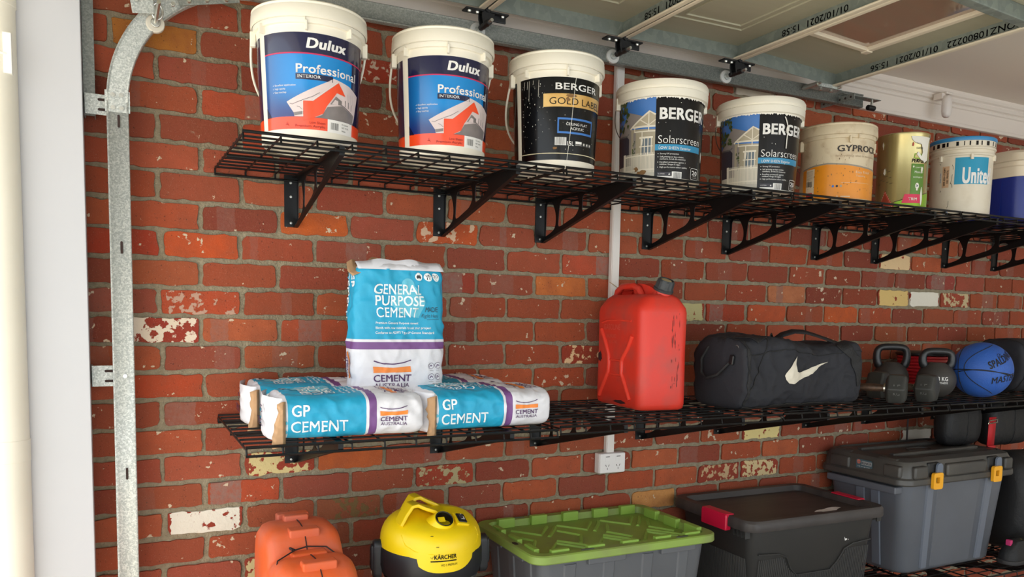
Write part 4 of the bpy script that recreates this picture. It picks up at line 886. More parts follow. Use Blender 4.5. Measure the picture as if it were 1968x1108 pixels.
# ================================================================== LOWER SHELF
class Pillow:
    """soft block: length L along +X, width W along Y (front = -Y), height H along Z, base at z=0"""
    def __init__(s, L, W, H, n=3.6, m=96, wr=.0035, wf=9, seed=0, ends=(.90, .93), er=.035, bulge=.0, base_flat=True, shape=None):
        s.L, s.W, s.H, s.n, s.wr, s.wf, s.seed, s.ends, s.er, s.bulge, s.shape = L, W, H, n, wr, wf, seed, ends, er, bulge, shape
        pts = []; M_ = 720
        for i in range(M_+1):
            a = -pi+2*pi*i/M_          # start at the back, pass bottom, front, top
            c, q = cos(a), sin(a)
            # angle measured so that a=0 is the front centre, increasing upward
            y = -W/2*math.copysign(abs(c)**(2/n), c); z = H/2+H/2*math.copysign(abs(q)**(2/n), q); pts.append((y, z))
        acc = [0]
        for i in range(1, len(pts)): acc.append(acc[-1]+math.hypot(pts[i][0]-pts[i-1][0], pts[i][1]-pts[i-1][1]))
        mid = acc[M_//2]; s.acc = [x-mid for x in acc]; s.pts = pts; s.per = acc[-1]
    def sec(s, w):
        w = (w+s.per/2) % s.per-s.per/2; A = s.acc; lo, hi = 0, len(A)-1
        while hi-lo > 1:
            k = (lo+hi)//2
            if A[k] <= w: lo = k
            else: hi = k
        f = (w-A[lo])/max(1e-9, A[hi]-A[lo]); p, q = s.pts[lo], s.pts[hi]; return p[0]+(q[0]-p[0])*f, p[1]+(q[1]-p[1])*f
    def scale(s, t):
        e0, e1 = s.ends; x = t/s.L; f = 1.0
        d0, d1 = t/s.er, (s.L-t)/s.er
        if d0 < 1: f *= e0+(1-e0)*math.sqrt(max(0, 1-(1-max(d0, 0))**2))
        if d1 < 1: f *= e1+(1-e1)*math.sqrt(max(0, 1-(1-max(d1, 0))**2))
        return f
    def __call__(s, t, w, o=0):
        def P(t, w):
            y, z = s.sec(w); f = s.scale(t); b = 1+s.bulge*sin(pi*min(max(t/s.L, 0), 1))
            if s.shape: y, z, b2 = s.shape(t/s.L, y, z); f *= b2
            p = Vector((t, y*f*b, (z-s.H/2)*(f*b if z > s.H/2 else f)+s.H/2))
            q = Vector((t*s.wf, y*s.wf*1.1, z*s.wf))+Vector((s.seed*3.1, 0, s.seed))
            n1 = noise.noise(q); n2 = abs(noise.noise(q*2.3+Vector((5, 1, 2)))); n3 = abs(noise.noise(q*4.7))
            d = s.wr*(n1*1.2-n2*1.6-n3*.6); d *= min(1, max(0, z/.02))*.9+.1
            c = Vector((0, y, z-s.H/2)); c.normalize(); return p+c*d, c
        p, c = P(t, w)
        if not o: return p
        e = .002; a = P(t+e, w)[0]-P(t-e, w)[0]; b = P(t, w+e)[0]-P(t, w-e)[0]; n = b.cross(a)
        if n.dot(c) < 0: n = -n
        return p+n.normalized()*o
    def mesh(s, nt=84, nw=150, mats=None, bands=None):
        """grid; bands: list of (t_end, material index)"""
        ts = [s.L*i/nt for i in range(nt+1)]
        if bands: ts = sorted(set([round(x, 5) for x in ts]+[b[0] for b in bands if b[0] < s.L]))
        V = []; F = []; M_ = []; n = nw
        for t in ts: V += [tuple(s(t, s.per*k/n)) for k in range(n)]
        for i in range(len(ts)-1):
            tm = (ts[i]+ts[i+1])/2; mi = next((b[1] for b in (bands or []) if tm < b[0]), 0)
            for k in range(n): F.append((i*n+k, i*n+(k+1) % n, (i+1)*n+(k+1) % n, (i+1)*n+k)); M_.append(mi)
        for end, i in ((0, 0), (1, len(ts)-1)):
            c = Vector((0 if not end else s.L, 0, s.H/2)); prev = [i*n+k for k in range(n)]
            for f, dx in ((.9, .004), (.6, .008), (.25, .010)):
                o = len(V)
                for k in range(n):
                    p = Vector(V[i*n+k]); q = c+(p-c)*f; q.x += dx if end else -dx; V.append(tuple(q))
                for k in range(n): F.append((prev[k], prev[(k+1) % n], o+(k+1) % n, o+k)); M_.append(mi if end else (bands[0][1] if bands else 0))
                prev = [o+k for k in range(n)]
            F.append(tuple(prev)); M_.append(mi if end else (bands[0][1] if bands else 0))
        mb = Mb(); mb.v = V; mb.f = F; mb.m = M_; return mb

TEAL = mat('sack_teal', (24, 158, 200), .5, nz=.25, nscale=20, rgb2=(60, 176, 208), bump=.18, bscale=30)
SWH = mat('sack_white', (226, 226, 232), .55, nz=.2, nscale=20, rgb2=(206,206,214), bump=.2, bscale=30)
PUR = mat('sack_purple', (120, 78, 138), .5); PURD = mat('sack_purple_ink', (84, 50, 98), .55); SOR = mat('sack_orange', (242, 138, 56), .5)
KRAFT = mat('kraft_paper', (188, 150, 112), .8, nz=.5, nscale=14, rgb2=(170,132,94), bump=.3, bscale=40); TXW = mat('sack_text', (236, 244, 246), .5); SGR = mat('sack_dark', (52,56,62), .6)
SM = [TEAL, SWH, PUR, PURD, SOR, TXW, SGR, mat('sack_pale_teal', (96, 186, 212), .55)]
BL, BW, BH = .392, .275, .122
def sack_art(which, H=BH, W=BW, per=None):
    I = []; wF = per/4
    def logo(t0, w0, dirA, s=1.0):
        # t0: start along the reading direction, anchor; builder returns items in (read, up) frame
        J = [Ln([(t0+.078*s*i/12, w0+.044*s+(.007*((i/6-1)**2))*s+ .002*i/12) for i in range(13)], .0022*s, 3, 2)]
        J += [Pg([(t0-.001*s,w0+.0275*s),(t0+.079*s,w0+.0285*s),(t0+.079*s,w0+.0400*s),(t0+.04*s,w0+.0375*s),(t0-.001*s,w0+.0400*s)], 4, 2)]
        J += [T('CEMENT', t0, w0+.0105*s, .0130*s, .079*s, m=3, layer=2, bold=.022), T('AUSTRALIA', t0+.001, w0-.001*s, .0082*s, .076*s, m=3, layer=2, bold=.008)]
        return J
    if 'A' in which:   # thin side: reading +t, up +w
        I += [T('GP', .020, .008, .0290, .047, m=5, layer=2, bold=.02), T('CEMENT', .018, -.036, .0300, .152, m=5, layer=2, bold=.012)]
        I += logo(.262, -.026, 1)
        I += [Ci(.006, -.010, .005, 7, 2), Ci(.004, -.036, .006, 7, 2)]
    if 'F' in which:   # broad face: reading +w, up -t ; build in (w,-t) frame then swap
        J = [T('GENERAL', wF-.088, -.104, .029, .152, m=5, layer=2, bold=.018), T('PURPOSE', wF-.083, -.138, .029, .153, m=5, layer=2, bold=.018), T('CEMENT', wF-.081, -.173, .029, .133, m=5, layer=2, bold=.012)]
        for i, (s, e) in enumerate((('Premium General Purpose cement', .140), ('Blends with raw materials to suit your project', .176), ('Conforms to AS3972 Type GP Cement Standard', .184))): J += [T(s, wF-.083, -.1935-i*.0148, .0068, e, m=5, layer=2, bold=.02)]
        J += [T('MADE', wF+.076, -.156, .015, .041, m=6, layer=2), T('Right Here', wF+.068, -.173, .011, .052, m=6, layer=2, bold=-.01, shear=.25), Ln([(wF+.082,-.180),(wF+.122,-.178)], .001, 6, 2)]
        for i, x in enumerate((.055, .085, .115)):
            J += [Ci(wF+x, -.050, .0125, 5, 2, 22)]
            if i == 0: J += [Pg([(wF+x-.009,-.050),(wF+x-.005,-.045),(wF+x-.001,-.044),(wF+x+.002,-.047),(wF+x+.003,-.043),(wF+x+.009,-.051),(wF+x+.006,-.057),(wF+x+.001,-.054),(wF+x-.006,-.056)], 6, 3)]
            if i == 1: J += [Ln([(wF+x-.006,-.043),(wF+x-.005,-.049),(wF+x+.005,-.049),(wF+x+.006,-.043)], .002, 6, 3), Ln([(wF+x-.004,-.058),(wF+x-.003,-.051)], .002, 6, 3), Ln([(wF+x+.004,-.058),(wF+x+.003,-.051)], .002, 6, 3), Ci(wF+x, -.0445, .002, 6, 3, 8)]
            if i == 2: J += [T('20', wF+x-.009, -.052, .0095, .018, m=6, layer=3), T('kg', wF+x-.003, -.058, .003, .006, m=6, layer=3)]
        J += logo(wF-.090, -.384, 1, 1.55)
        for i, (x, y) in enumerate(((.098,-.322),(.121,-.321),(.097,-.356),(.120,-.356))):
            J += [Ci(wF+x, y, .0100, 3, 2, 18), Ci(wF+x, y, .0088, 1, 3, 18), Ln([(wF+x-.005,y-.004),(wF+x,y+.003),(wF+x+.004,y-.002)], .003, 3, 4), Ln([(wF+x-.004,y+.003),(wF+x+.004,y+.001)], .0015, 3, 4)]
            J += [T('handling', wF+x-.007, y-.0155, .0022, .014, m=6, layer=2)]
        J += [T('after mixing to', wF+.100, -.379, .0032, .033, m=6, layer=2), T('service building code', wF+.076, -.387, .0032, .056, m=6, layer=2)]
        J += [Ci(wF+.02, -.075, .020, 7, 1, 22), Pg([(wF-.02,-.10),(wF+.03,-.065),(wF+.075,-.12),(wF+.06,-.175),(wF,-.165),(wF-.04,-.13)], 7, 1)]
        I += [([(-y-.018, x) for x, y in V], [f[::-1] for f in F], m, l) for V, F, m, l in J]
    return I
def sack(label, loc, rot, arts, seed, L=BL, W=BW, H=BH, flap=True, ends=(.90,.90), n=4.2, wr=.0058, bulge=.03, extra=None):
    t = thing('cement_sack', label, 'cement bag', loc, rot=rot, group='cement sacks')
    P = Pillow(L, W, H, n=n, wr=wr, seed=seed, ends=ends, er=.03, bulge=bulge, shape=extra)
    k = L/.392
    O('sack_body', P.mesh(84, 150, bands=[(.010*k, 1), (.222*k, 0), (.230*k, 1), (.252*k, 2), (9, 1)]), SM, t, smooth=70)
    it = sack_art(arts, H, W, P.per)
    if k != 1: it = [([(x*k, y) for x, y in V], F, m, l) for V, F, m, l in it]
    art('printing', t, it, lambda u, v, o: tuple(P(u, v, o)), SM, cell=.0045, base=.0012)
    return t, P
RL = (pi/2*0, 0, 0)
zS = Z_LO-.006
# lying sacks: pillow X -> world +X
tF, PF = sack('cement sack lying front left on the lower shelf, brown paper folded at its end', (.146, -.445, zS+.001), (D(1.17), 0, D(-1.0)), 'AF', 1)
tR, PR = sack('cement sack lying front right, between the other sacks and the fuel can', (.575, -.430, zS+.001), (D(1.17), 0, D(1.2)), 'AF', 4)
tB, PB = sack('cement sack lying against the wall behind the front left one', (.128, -.152, zS+.006), (D(1.17), 0, D(-1.5)), 'AF', 7)
tC, PC = sack('cement sack lying back right against the wall, mostly hidden', (.560, -.150, zS+.006), (D(1.17), 0, D(1)), 'F', 9)
# standing sack: X -> -Z, Y -> +X, Z -> -Y
rotS = Matrix(((0, 1, 0), (0, 0, -1), (-1, 0, 0))).to_euler()
def lean(u, y, z):
    return y*(1.0+.05*sin(pi*u*1.1)), z*(.86+.28*min(1, u*1.6)) if z > .06 else z, 1.0
tS, PS = sack('cement sack standing upright on the four lying ones, big white lettering facing out', (.533, -.270, -.724), rotS, 'AF', 12, L=.394, W=.297, H=.125, ends=(.80,.93), wr=.0068)
# folded paper ends
def flap(par, P, x, side, seed):
    q = random.Random(seed); n = 16; V = []; F = []
    # white gusset panel
    for i in range(n+1):
        z = .002+(P.H-.006)*i/n
        for j, (dx, y) in enumerate(((-.002, -P.W/2*.97), (-.016, -P.W/2*.88), (-.032-.006*sin(pi*i/n)+.003*sin(i*1.3+seed), -P.W/2*.50), (-.034, -P.W/2*.05), (-.026, P.W*.26), (-.004, P.W*.46))):
            V.append((x+dx+q.uniform(-.0015, .0015), y+q.uniform(-.001, .001), z*(1 if j < 3 else .97)))
    m = 6
    for i in range(n):
        for j in range(m-1): F.append((i*m+j, i*m+j+1, (i+1)*m+j+1, (i+1)*m+j))
    O('end_fold', Mb().add(V, F), SWH, par, smooth=60, solid=.0012)
    V = []; F = []; n = 11
    for i in range(n+1):
        f = i/n; z = -.010+P.H*.98*f; zz_ = (-1)**i*q.uniform(.001, .0045); wd = .024+.006*sin(f*5+seed)+q.uniform(-.003, .003)
        if f > .8: wd *= .8
        V += [(x+.006, -P.W/2+.003, z), (x-.003, -P.W/2-.005+zz_*.5, z+.001), (x-wd*.6, -P.W/2-.003-zz_, z-.003), (x-wd, -P.W/2+.004+zz_, z-.006)]
        if i:
            for j in range(3): F.append((4*i-4+j, 4*i-3+j, 4*i+1+j, 4*i+j))
    O('kraft_flap', Mb().add(V, F), KRAFT, par, smooth=25, solid=.0016)
    if side:
        fm = lambda u, v, o: (x-.0365-o, u, v)
        art('end_printing', par, [T('GP', -P.W*.22, .072, .020, .034, m=3, bold=.02), T('CEMENT', -P.W*.22, .034, .020, .085, m=3, bold=.02)], fm, SM, cell=.01, base=.006)
flap(tF, PF, -.002, True, 1); flap(tB, PB, -.002, True, 2); flap(tR, PR, -.002, False, 3)
mb = Mb(); q = random.Random(8); V = []; F = []
for i in range(9):
    f = i/8; V += [(-.006-.008*sin(f*9)-.014*f, -.158+.095*f, .072+.012*sin(f*13)), (.020+.006*sin(f*11), -.160+.075*f, .092+.008*sin(f*9)), (.034-.03*f, -.150+.070*f, .112)]
    if i: F += [(3*i-3, 3*i-2, 3*i+1, 3*i), (3*i-2, 3*i-1, 3*i+2, 3*i+1)]
O('kraft_corner', Mb().add(V, F), KRAFT, tS, smooth=60, solid=.002)
V = []; F = []
for i in range(25):
    f = i/24; y = -.135+.272*f; h = -.010-.010*sin(pi*f)**.6+.003*sin(f*17)
    V += [(.012, y, .122+.002*sin(f*11)), (h, y*.99, .085+.003*sin(f*14)), (.006, y, .035)]
    if i: F += [(3*i-3, 3*i-2, 3*i+1, 3*i), (3*i-2, 3*i-1, 3*i+2, 3*i+1)]
O('top_fold', Mb().add(V, F), SWH, tS, smooth=60, solid=.0015)

# ---------------------------------------------------------------- fuel can
RED = mat('can_red', (222, 56, 40), .45, nz=.6, nscale=9, rgb2=(160, 82, 74), thr=(.46, .74), bump=.06, bscale=30)
t = thing('fuel_can', 'faded red plastic fuel can with black screw cap, standing on the lower shelf', 'fuel can', (1.530, -.248, Z_LO+.004), rz=D(-5))
def rr3(w_, d_, r, z, cx=0, cy=0): return [(x, y, z) for x, y in rrect(w_, d_, r, 7, cx, cy)]
cw, cdp = .204, .350
O('body', Mb().loft([rr3(cw-.030,cdp-.030,.028,0), rr3(cw-.008,cdp-.008,.036,.006), rr3(cw,cdp,.040,.022), rr3(cw,cdp,.040,.10), rr3(cw-.002,cdp-.002,.040,.20), rr3(cw,cdp,.040,.352), rr3(cw-.006,cdp-.006,.040,.370), rr3(cw-.050,cdp-.030,.038,.402), rr3(cw-.090,cdp-.060,.034,.418)]), RED, t, smooth=50)
# raised handle ridge along the top, two slots through it
prof = [(-.150,.380),(-.140,.420),(-.100,.444),(-.055,.455),(-.018,.460),(.010,.460),(.112,.455),(.134,.440),(.168,.372)]
V, F = plate2d(roundpoly([(y, z) for y, z in prof], .012), [roundpoly([(.018,.412),(.028,.438),(.106,.435),(.122,.410)], .010)], .040)
O('handle_ridge', Mb().add([(c, a, b) for a, b, c in V], F), RED, t, bevel=.006, seg=3)
for s in (-1, 1):
    O('carry_handle', Mb().tube([(s*.030,-.052,.412),(s*.034,-.035,.438),(s*.036,.0,.451),(s*.036,.085,.450),(s*.036,.122,.432),(s*.034,.142,.395)], .012, 12), RED, t)
nk = Vector((.012, -.120, .424)); ax = Vector((.10, -.42, 1)).normalized(); sx = ax.cross(Vector((0,1,0))).normalized(); sy = ax.cross(sx)
def disc(c, r, n=40, wob=None): return [tuple(c+(sx*cos(2*pi*k/n)+sy*sin(2*pi*k/n))*(r if not wob or k % wob[0] > wob[1] else r*wob[2])) for k in range(n)]
O('spout_neck', Mb().loft([disc(nk-ax*.03, .040), disc(nk, .033), disc(nk+ax*.016, .031)]), RED, t, smooth=50)
CAPM = mat('cap_black', (46, 50, 54), .5, nz=.4, nscale=30, rgb2=(90,92,92))
O('screw_cap', Mb().loft([disc(nk+ax*.008,.036), disc(nk+ax*.016,.0375), disc(nk+ax*.019,.034), disc(nk+ax*.020,.034,40,(5,1,.93)), disc(nk+ax*.046,.032,40,(5,1,.93)), disc(nk+ax*.052,.027), disc(nk+ax*.050,.022), disc(nk+ax*.047,.021)]), CAPM, t, smooth=30)
O('cap_disc', Mb().loft([disc(nk+ax*.044,.0205), disc(nk+ax*.0495,.0195), disc(nk+ax*.051,.014)]), mat('cap_tan', (176,156,116), .6), t, smooth=50)
fx = -cw/2
def rib(pts, r=.0085, nm='moulded_rib', m=mat('can_rib', (236, 66, 48), .38)):
    return O(nm, Mb().tube([(fx+.001, y, z) for y, z in pts], r, 10), m, t)
rib([(-.112,.268),(-.085,.225),(-.045,.182),(-.040,.170),(-.040,.125),(-.060,.100),(-.092,.052),(-.104,.032)], .0095)
rib([(.122,.285),(.085,.235),(.060,.190),(.056,.165),(.058,.130),(.085,.090),(.118,.045),(.126,.030)], .0095)
rib([(-.040,.172),(.056,.172)], .0045); rib([(-.042,.118),(.058,.118)], .0045)
rib([(-.100,.320),(-.02,.322),(.08,.320),(.120,.312)], .004)
fmc = lambda u, v, o: (fx-o, -u, v)
art('moulded_lettering', t, [T('GASOLINE', -.102, .286, .020, .125, m=0, layer=0), T('UNLEADED', -.085, .256, .013, .080, m=0, layer=0), T('20 LITRE', -.06, .236, .010, .06, m=0, layer=0)], fmc, [mat('can_red_raised', (222, 96, 80), .5)], cell=.02, base=.0010)
SCF = mat('scuff', (120, 60, 54), .8, nz=.6, nscale=50, rgb2=(70,52,54)); sct = []
q = random.Random(3)
for k in range(34): sct.append(blob(.040+q.choice((0,.012,-.012))+q.uniform(-.004,.004), .08+q.uniform(0,.27), q.uniform(.0005,.0013), q.uniform(.003,.016), 0, 0, k, 8, .5))
art('scuff_marks', t, sct, lambda u, v, o: (u, -cdp/2-o, v), [SCF], cell=0, base=.0006)
art('scuff_marks', t, [blob(-.128, .180, .014, .020, 0, 0, 3), blob(.030, .02, .05, .006, 0, 0, 4)], fmc, [mat('burn_mark', (60, 22, 26), .8)], cell=0, base=.0008)

# ---------------------------------------------------------------- sports bag
FAB = mat('bag_fabric', (38, 39, 46), .78, nz=.5, nscale=7, rgb2=(26,27,32), bump=.35, bscale=26); WEB = mat('bag_webbing', (30, 30, 32), .7, bump=.3, bscale=120); VIN = mat('bag_base', (40, 40, 40), .5, nz=.6, nscale=14, rgb2=(28,28,28), bump=.3, bscale=22)
t = thing('sports_bag', 'black sports bag with a white tick-shaped mark, right of the fuel can', 'bag', (1.790, -.395, Z_LO+.002), rz=D(3))
def dsh(u, y, z):
    k = 1.0+.05*sin(u*9+1)-.10*max(0, u-.35)*(1 if z > .15 else 0)
    if z > .15: z = .15+(z-.15)*(1.06-.28*max(0, u-.25)+.10*sin(u*7.5))
    return y*(1-.03*sin(u*11)), z, 1
L_, W_, H_ = .640, .290, .262
PD = Pillow(L_, W_, H_, n=5.2, wr=.013, wf=5.4, seed=3, ends=(.965,.93), er=.035, bulge=.0, shape=dsh)
mbd = PD.mesh(90, 160); O('bag_body', mbd, FAB, t, smooth=80)
def strip(P, path, wd, nm, m, off=.003, par=t):
    it = [Ln(path, wd, 0, 0)]; o = art(nm, par, it, lambda u, v, o: tuple(P(u, v, o)), [m], cell=.008, base=off)
    s = o.modifiers.new('s', 'SOLIDIFY'); s.thickness = .002; s.offset = 0; return o
pq = PD.per/4
strip(PD, [(.010, -pq*.62), (.20, -pq*.60), (.45, -pq*.60), (L_-.02, -pq*.62)], .050, 'base_panel', VIN)
strip(PD, [(.004, .072), (L_*.3, .088), (.62, .088)], .0035, 'seam', WEB, .002)
strip(PD, [(.012, -.125), (.014, 0), (.012, .13), (.012, .24)], .012, 'end_piping', WEB, .002)
strip(PD, [(.135, .19), (.120, .12), (.070, .02), (.012, -.07)], .004, 'seam', WEB, .002)
strip(PD, [(.520, .135), (.560, .085), (.600, .02), (.625, -.05)], .040, 'handle_strap', WEB)
strip(PD, [(.050, .225), (.085, .165), (.100, .125)], .070, 'strap_patch', WEB)
SWO = mat('bag_mark', (226, 218, 200), .5)
sw = [(.0,.0)]
c0 = (.190, -.014)
so_ = [(.045,.060),(.030,.040),(.012,.012),(.002,-.012),(.005,-.028),(.020,-.041),(.038,-.043),(.058,-.034),(.082,-.026),(.108,-.018),(.132,-.004),(.152,.018),(.172,.032),(.196,.046)]
si_ = [(.045,.060),(.0425,.045),(.041,.028),(.042,.014),(.047,.005),(.055,.001),(.066,.001),(.078,.003),(.094,.009),(.112,.016),(.130,.023),(.150,.031),(.172,.0385),(.196,.046)]
V_ = [(c0[0]+x*1.3, c0[1]+y+.022) for pr_ in zip(so_, si_) for x, y in pr_]
art('tick_mark', t, [(V_, [(2*i, 2*i+2, 2*i+3, 2*i+1) for i in range(len(so_)-1)], 0, 0)], lambda u, v, o: tuple(PD(u, v, o)), [SWO], cell=.006, base=.003)
def ribbon(pts, wd, up=(0,1,0), m=WEB, nm='carry_handle', th=.003, par=t):
    V = []; F = []; up = Vector(up)
    for i, p in enumerate(pts):
        p = Vector(p); V += [p-up*wd/2, p+up*wd/2]
        if i: F.append((2*i-2, 2*i-1, 2*i+1, 2*i))
    return O(nm, Mb().add(V, F), m, par, smooth=60, solid=th)
top = lambda u, y: Vector(PD(u*L_, pq))[2]
ribbon([(.155,-.10,.215),(.165,-.09,.245),(.180,-.075,.270),(.215,-.05,.278),(.235,-.045,.262)], .055, (.6,.5,-.3))
ribbon([(.30,.02,.250),(.33,.0,.278),(.37,-.02,.292),(.42,-.035,.290),(.47,-.045,.278),(.53,-.055,.262),(.575,-.075,.245),(.60,-.105,.215),(.618,-.14,.16)], .042, (.35,.75,.35))
ribbon([(.10,.06,.262),(.20,.05,.268),(.28,.03,.262),(.36,.02,.255)], .030, (0,1,0), nm='zip_flap')
O('strap_loop', Mb().tube([(.012,-.085,.232),(-.014,-.070,.180),(-.030,-.020,.128),(-.036,.030,.112),(-.032,.062,.130),(-.020,.078,.180),(-.006,.06,.225),(.03,.02,.262)], .006, 10), WEB, t)
O('strap_clip', Mb().obox((-.012,-.082,.190), (.009,0,0), (0,.011,0), (0,0,.020)).__class__().obox((-.016,-.078,.186), (.006,0,0), (0,.010,.002), (0,-.003,.018)), BLKP, t, bevel=.004)
O('metal_ring', Mb().tube([(-.002+.0*cos(a), -.086+.012*cos(a*pi/8), .226+.014*sin(a*pi/8)) for a in range(16)], .0022, 8, closed=True), mat('ring_metal', (150,148,142), .4, .8), t)

# ---------------------------------------------------------------- weights and ball
IRON = mat('cast_rubber', (58, 58, 54), .55, nz=.5, nscale=12, rgb2=(40,40,40), bump=.1, bscale=60); CHR = mat('chrome', (190, 186, 176), .22, 1.0); IRH = mat('kettlebell_iron', (30,31,33), .38, spec=.6)
def dumbbell(label, loc, rz, hr=.068, hl=.082, gap=.115):
    t = thing('dumbbell', label, 'dumbbell', (*loc, Z_LO+.002+hr*.866), rz=rz, group='hex dumbbells')
    for s in (-1, 1):
        rings = []
        for x, r in ((0, .58), (.008, .93), (.016, 1), (hl-.020, 1), (hl-.006, .90), (hl, .62), (hl-.001, .50)):
            rings.append([(s*(gap/2+x), hr*r*cos(a*pi/3), hr*r*sin(a*pi/3)) for a in range(6)])
        O('hex_head', Mb().loft(rings), IRON, t, bevel=.005)
        O('collar', Mb().tube([(s*(gap/2-.008),0,0),(s*(gap/2+.004),0,0)], .019, 20), CHR, t)
    P = [(-gap/2+gap*i/12, 0, 0) for i in range(13)]; O('grip', Mb().tube(P, [.013+.0035*sin(pi*i/12) for i in range(13)], 18), mat('worn_grip', (110,84,66), .4, .5, nz=.8, nscale=60, rgb2=(60,50,46)), t)
    art('weight_lettering', t, [T('15', -.012, 0, .024, .026, ang=0), T('KG', -.012, -.026, .014, .024)], lambda u, v, o: (gap/2+.04+v*.9, hr*.866*-1-o, u) if False else (gap/2+.045+u, -(hr*.866)*cos(0)*1-o-.0, v*.9), [mat('raised_rubber', (84,84,80), .6)], cell=0, base=.0006)
    return t
dumbbell('dark hex dumbbell lying half behind the sports bag, nearer one with its bar showing', (2.590, -.425), D(-57), .068, .080, .115)
dumbbell('dark hex dumbbell in front of the second kettlebell, only one head showing', (2.785, -.425), D(-70), .066, .082, .115)
def kettle(label, loc, rz, r=.082, txt=True, k=1.0):
    t = thing('kettlebell', label, 'kettlebell', (*loc, Z_LO+.002), rz=rz, group='kettlebells')
    prof = [(0,.0),(r*.55,0)]+[(r*cos(a), r*.93+r*sin(a)) for a in [D(x) for x in range(-66, 70, 8)]]+[(r*.42, r*1.88),(0, r*1.90)]
    O('ball_body', Mb().lathe(prof, n=48), mat('kettlebell_dust', (66,62,58), .6, nz=.5, nscale=9, rgb2=(44,42,42)), t, smooth=60)
    h = .205*k; w2 = .058*k; P = [(-w2*.80,0,r*1.55),(-w2*1.05,0,r*1.85),(-w2*1.1,0,h-.030),(-w2*.98,0,h-.010),(-w2*.75,0,h),(0,0,h+.001),(w2*.75,0,h),(w2*.98,0,h-.010),(w2*1.1,0,h-.030),(w2*1.05,0,r*1.85),(w2*.80,0,r*1.55)]
    O('handle', Mb().tube(P, [.022,.019,.0175,.0175,.017,.0165,.017,.0175,.0175,.019,.022], 16), IRH, t, sub=1)
    if txt: art('weight_marking', t, [T('8 KG', -.022, .078, .017, .044, bold=.03), T('FITNESS', -.022, .064, .008, .044, bold=.02)], lambda u, v, o: ((math.sqrt(max(0,r*r-(v-r*.93)**2))+o)*sin(u/r), -(math.sqrt(max(0,r*r-(v-r*.93)**2))+o)*cos(u/r), v), [WPR], cell=.01, base=.001)
    return t
kettle('black kettlebell standing behind the nearer dumbbell', (2.985, -.212), D(-36), .078, False, 1.06)
kettle('black kettlebell standing beside the blue ball, white kilogram marking', (3.065, -.385), D(-36), .082, True)
t = thing('hose_reel', 'coil of red ribbed hose under a black lid, behind the two kettlebells', 'hose', (3.285, -.160, Z_LO+.002))
RDH = mat('hose_red', (196, 30, 44), .3, coat=.4)
for i in range(11): O('hose_turn', Mb().tube([(.112*cos(a*pi/24), .112*sin(a*pi/24), .010+i*.0155) for a in range(48)], .0082, 8, closed=True), RDH, t)
O('core', Mb().lathe([(0,0),(.104,0),(.104,.176),(0,.176)], n=40), mat('hose_core', (120,16,26), .6), t)
O('lid', Mb().lathe([(.124,.174),(.128,.178),(.128,.186),(.120,.192),(0,.194)], n=48), BLKP, t, smooth=40)
br_ = .124; bc_ = Vector((3.245, -.478, Z_LO+.003+br_))
t = thing('basketball', 'blue basketball with black seams and dark lettering, right of the kettlebells', 'ball', bc_)
O('ball', Mb().lathe([(br_*cos(D(a)), br_*sin(D(a))) for a in range(-90, 91, 5)], n=72), mat('ball_blue', (44, 92, 178), .55, nz=.2, nscale=8, rgb2=(60,108,190), bump=.25, bscale=190), t, smooth=180)
fwd = (CAM-bc_).normalized(); rt = Vector((0,0,1)).cross(fwd).normalized(); up_ = fwd.cross(rt); BM = Matrix((rt, up_, fwd)).transposed()
rollb = Matrix.Rotation(D(-10), 3, 'Z')
def onball(u, v, o):
    a, b = u/br_, v/br_; d = Vector((sin(a)*cos(b), sin(b), cos(a)*cos(b))); return tuple((BM @ d)*(br_+o))
def great(nrm, off=0.0):
    n_ = Vector(nrm).normalized(); a = n_.orthogonal().normalized(); b = n_.cross(a); r = math.sqrt(1-off*off)
    return [tuple((BM @ ((a*cos(2*pi*k/72)+b*sin(2*pi*k/72))*r+n_*off))*(br_*1.001)) for k in range(72)]
SEAM = mat('seam_black', (18,20,26), .6)
for nrm, off in (((.92,.10,.38), -.42), ((.05,1,-.10), -.12)): O('seam', Mb().tube(great(nrm, off), .0020, 6, closed=True), SEAM, t)
def curve(fn, nm='seam'): O(nm, Mb().tube([tuple(Vector(onball(*fn(k/40), 0))*1.001) for k in range(41)], .0020, 6), SEAM, t)
curve(lambda f: (-.072+.13*(2*f-1)**2*1.2, -.005+.115*(2*f-1)+.03*f))
curve(lambda f: (-.10+.24*f, -.012+.012*sin(f*4)))
lt = [T('SPALDING', .032, .004, .032, .150, ang=D(26), bold=.04, shear=.1), T('MASTER', .046, -.062, .029, .130, ang=D(12), bold=.02, shear=.15)]
lt += [Ln([(.078+.011*cos(k*pi/8), .068+.010*sin(k*pi/8)) for k in range(17)], .0022, 0, 1), Ln([(.074,.059),(.082,.077)], .0022, 0, 1)]
art('lettering', t, lt, onball, [SEAM], cell=.01, base=.0008)
t = thing('soft_bag', 'plain black fabric bag behind the basketball at the right frame edge', 'bag', (3.650, -.30, Z_LO+.002))
P_ = Pillow(.42, .26, .265, n=3.2, wr=.008, wf=5, seed=21, ends=(.9,.9), er=.05); O('bag_body', P_.mesh(50, 90), FAB, t, smooth=80)
O('seam', Mb().tube([tuple(P_(.02, P_.per*k/40, .001)) for k in range(40)], .003, 6, closed=True), WEB, t)

# ================================================================== BOTTOM SHELF
zB = Z_BOT+.0035
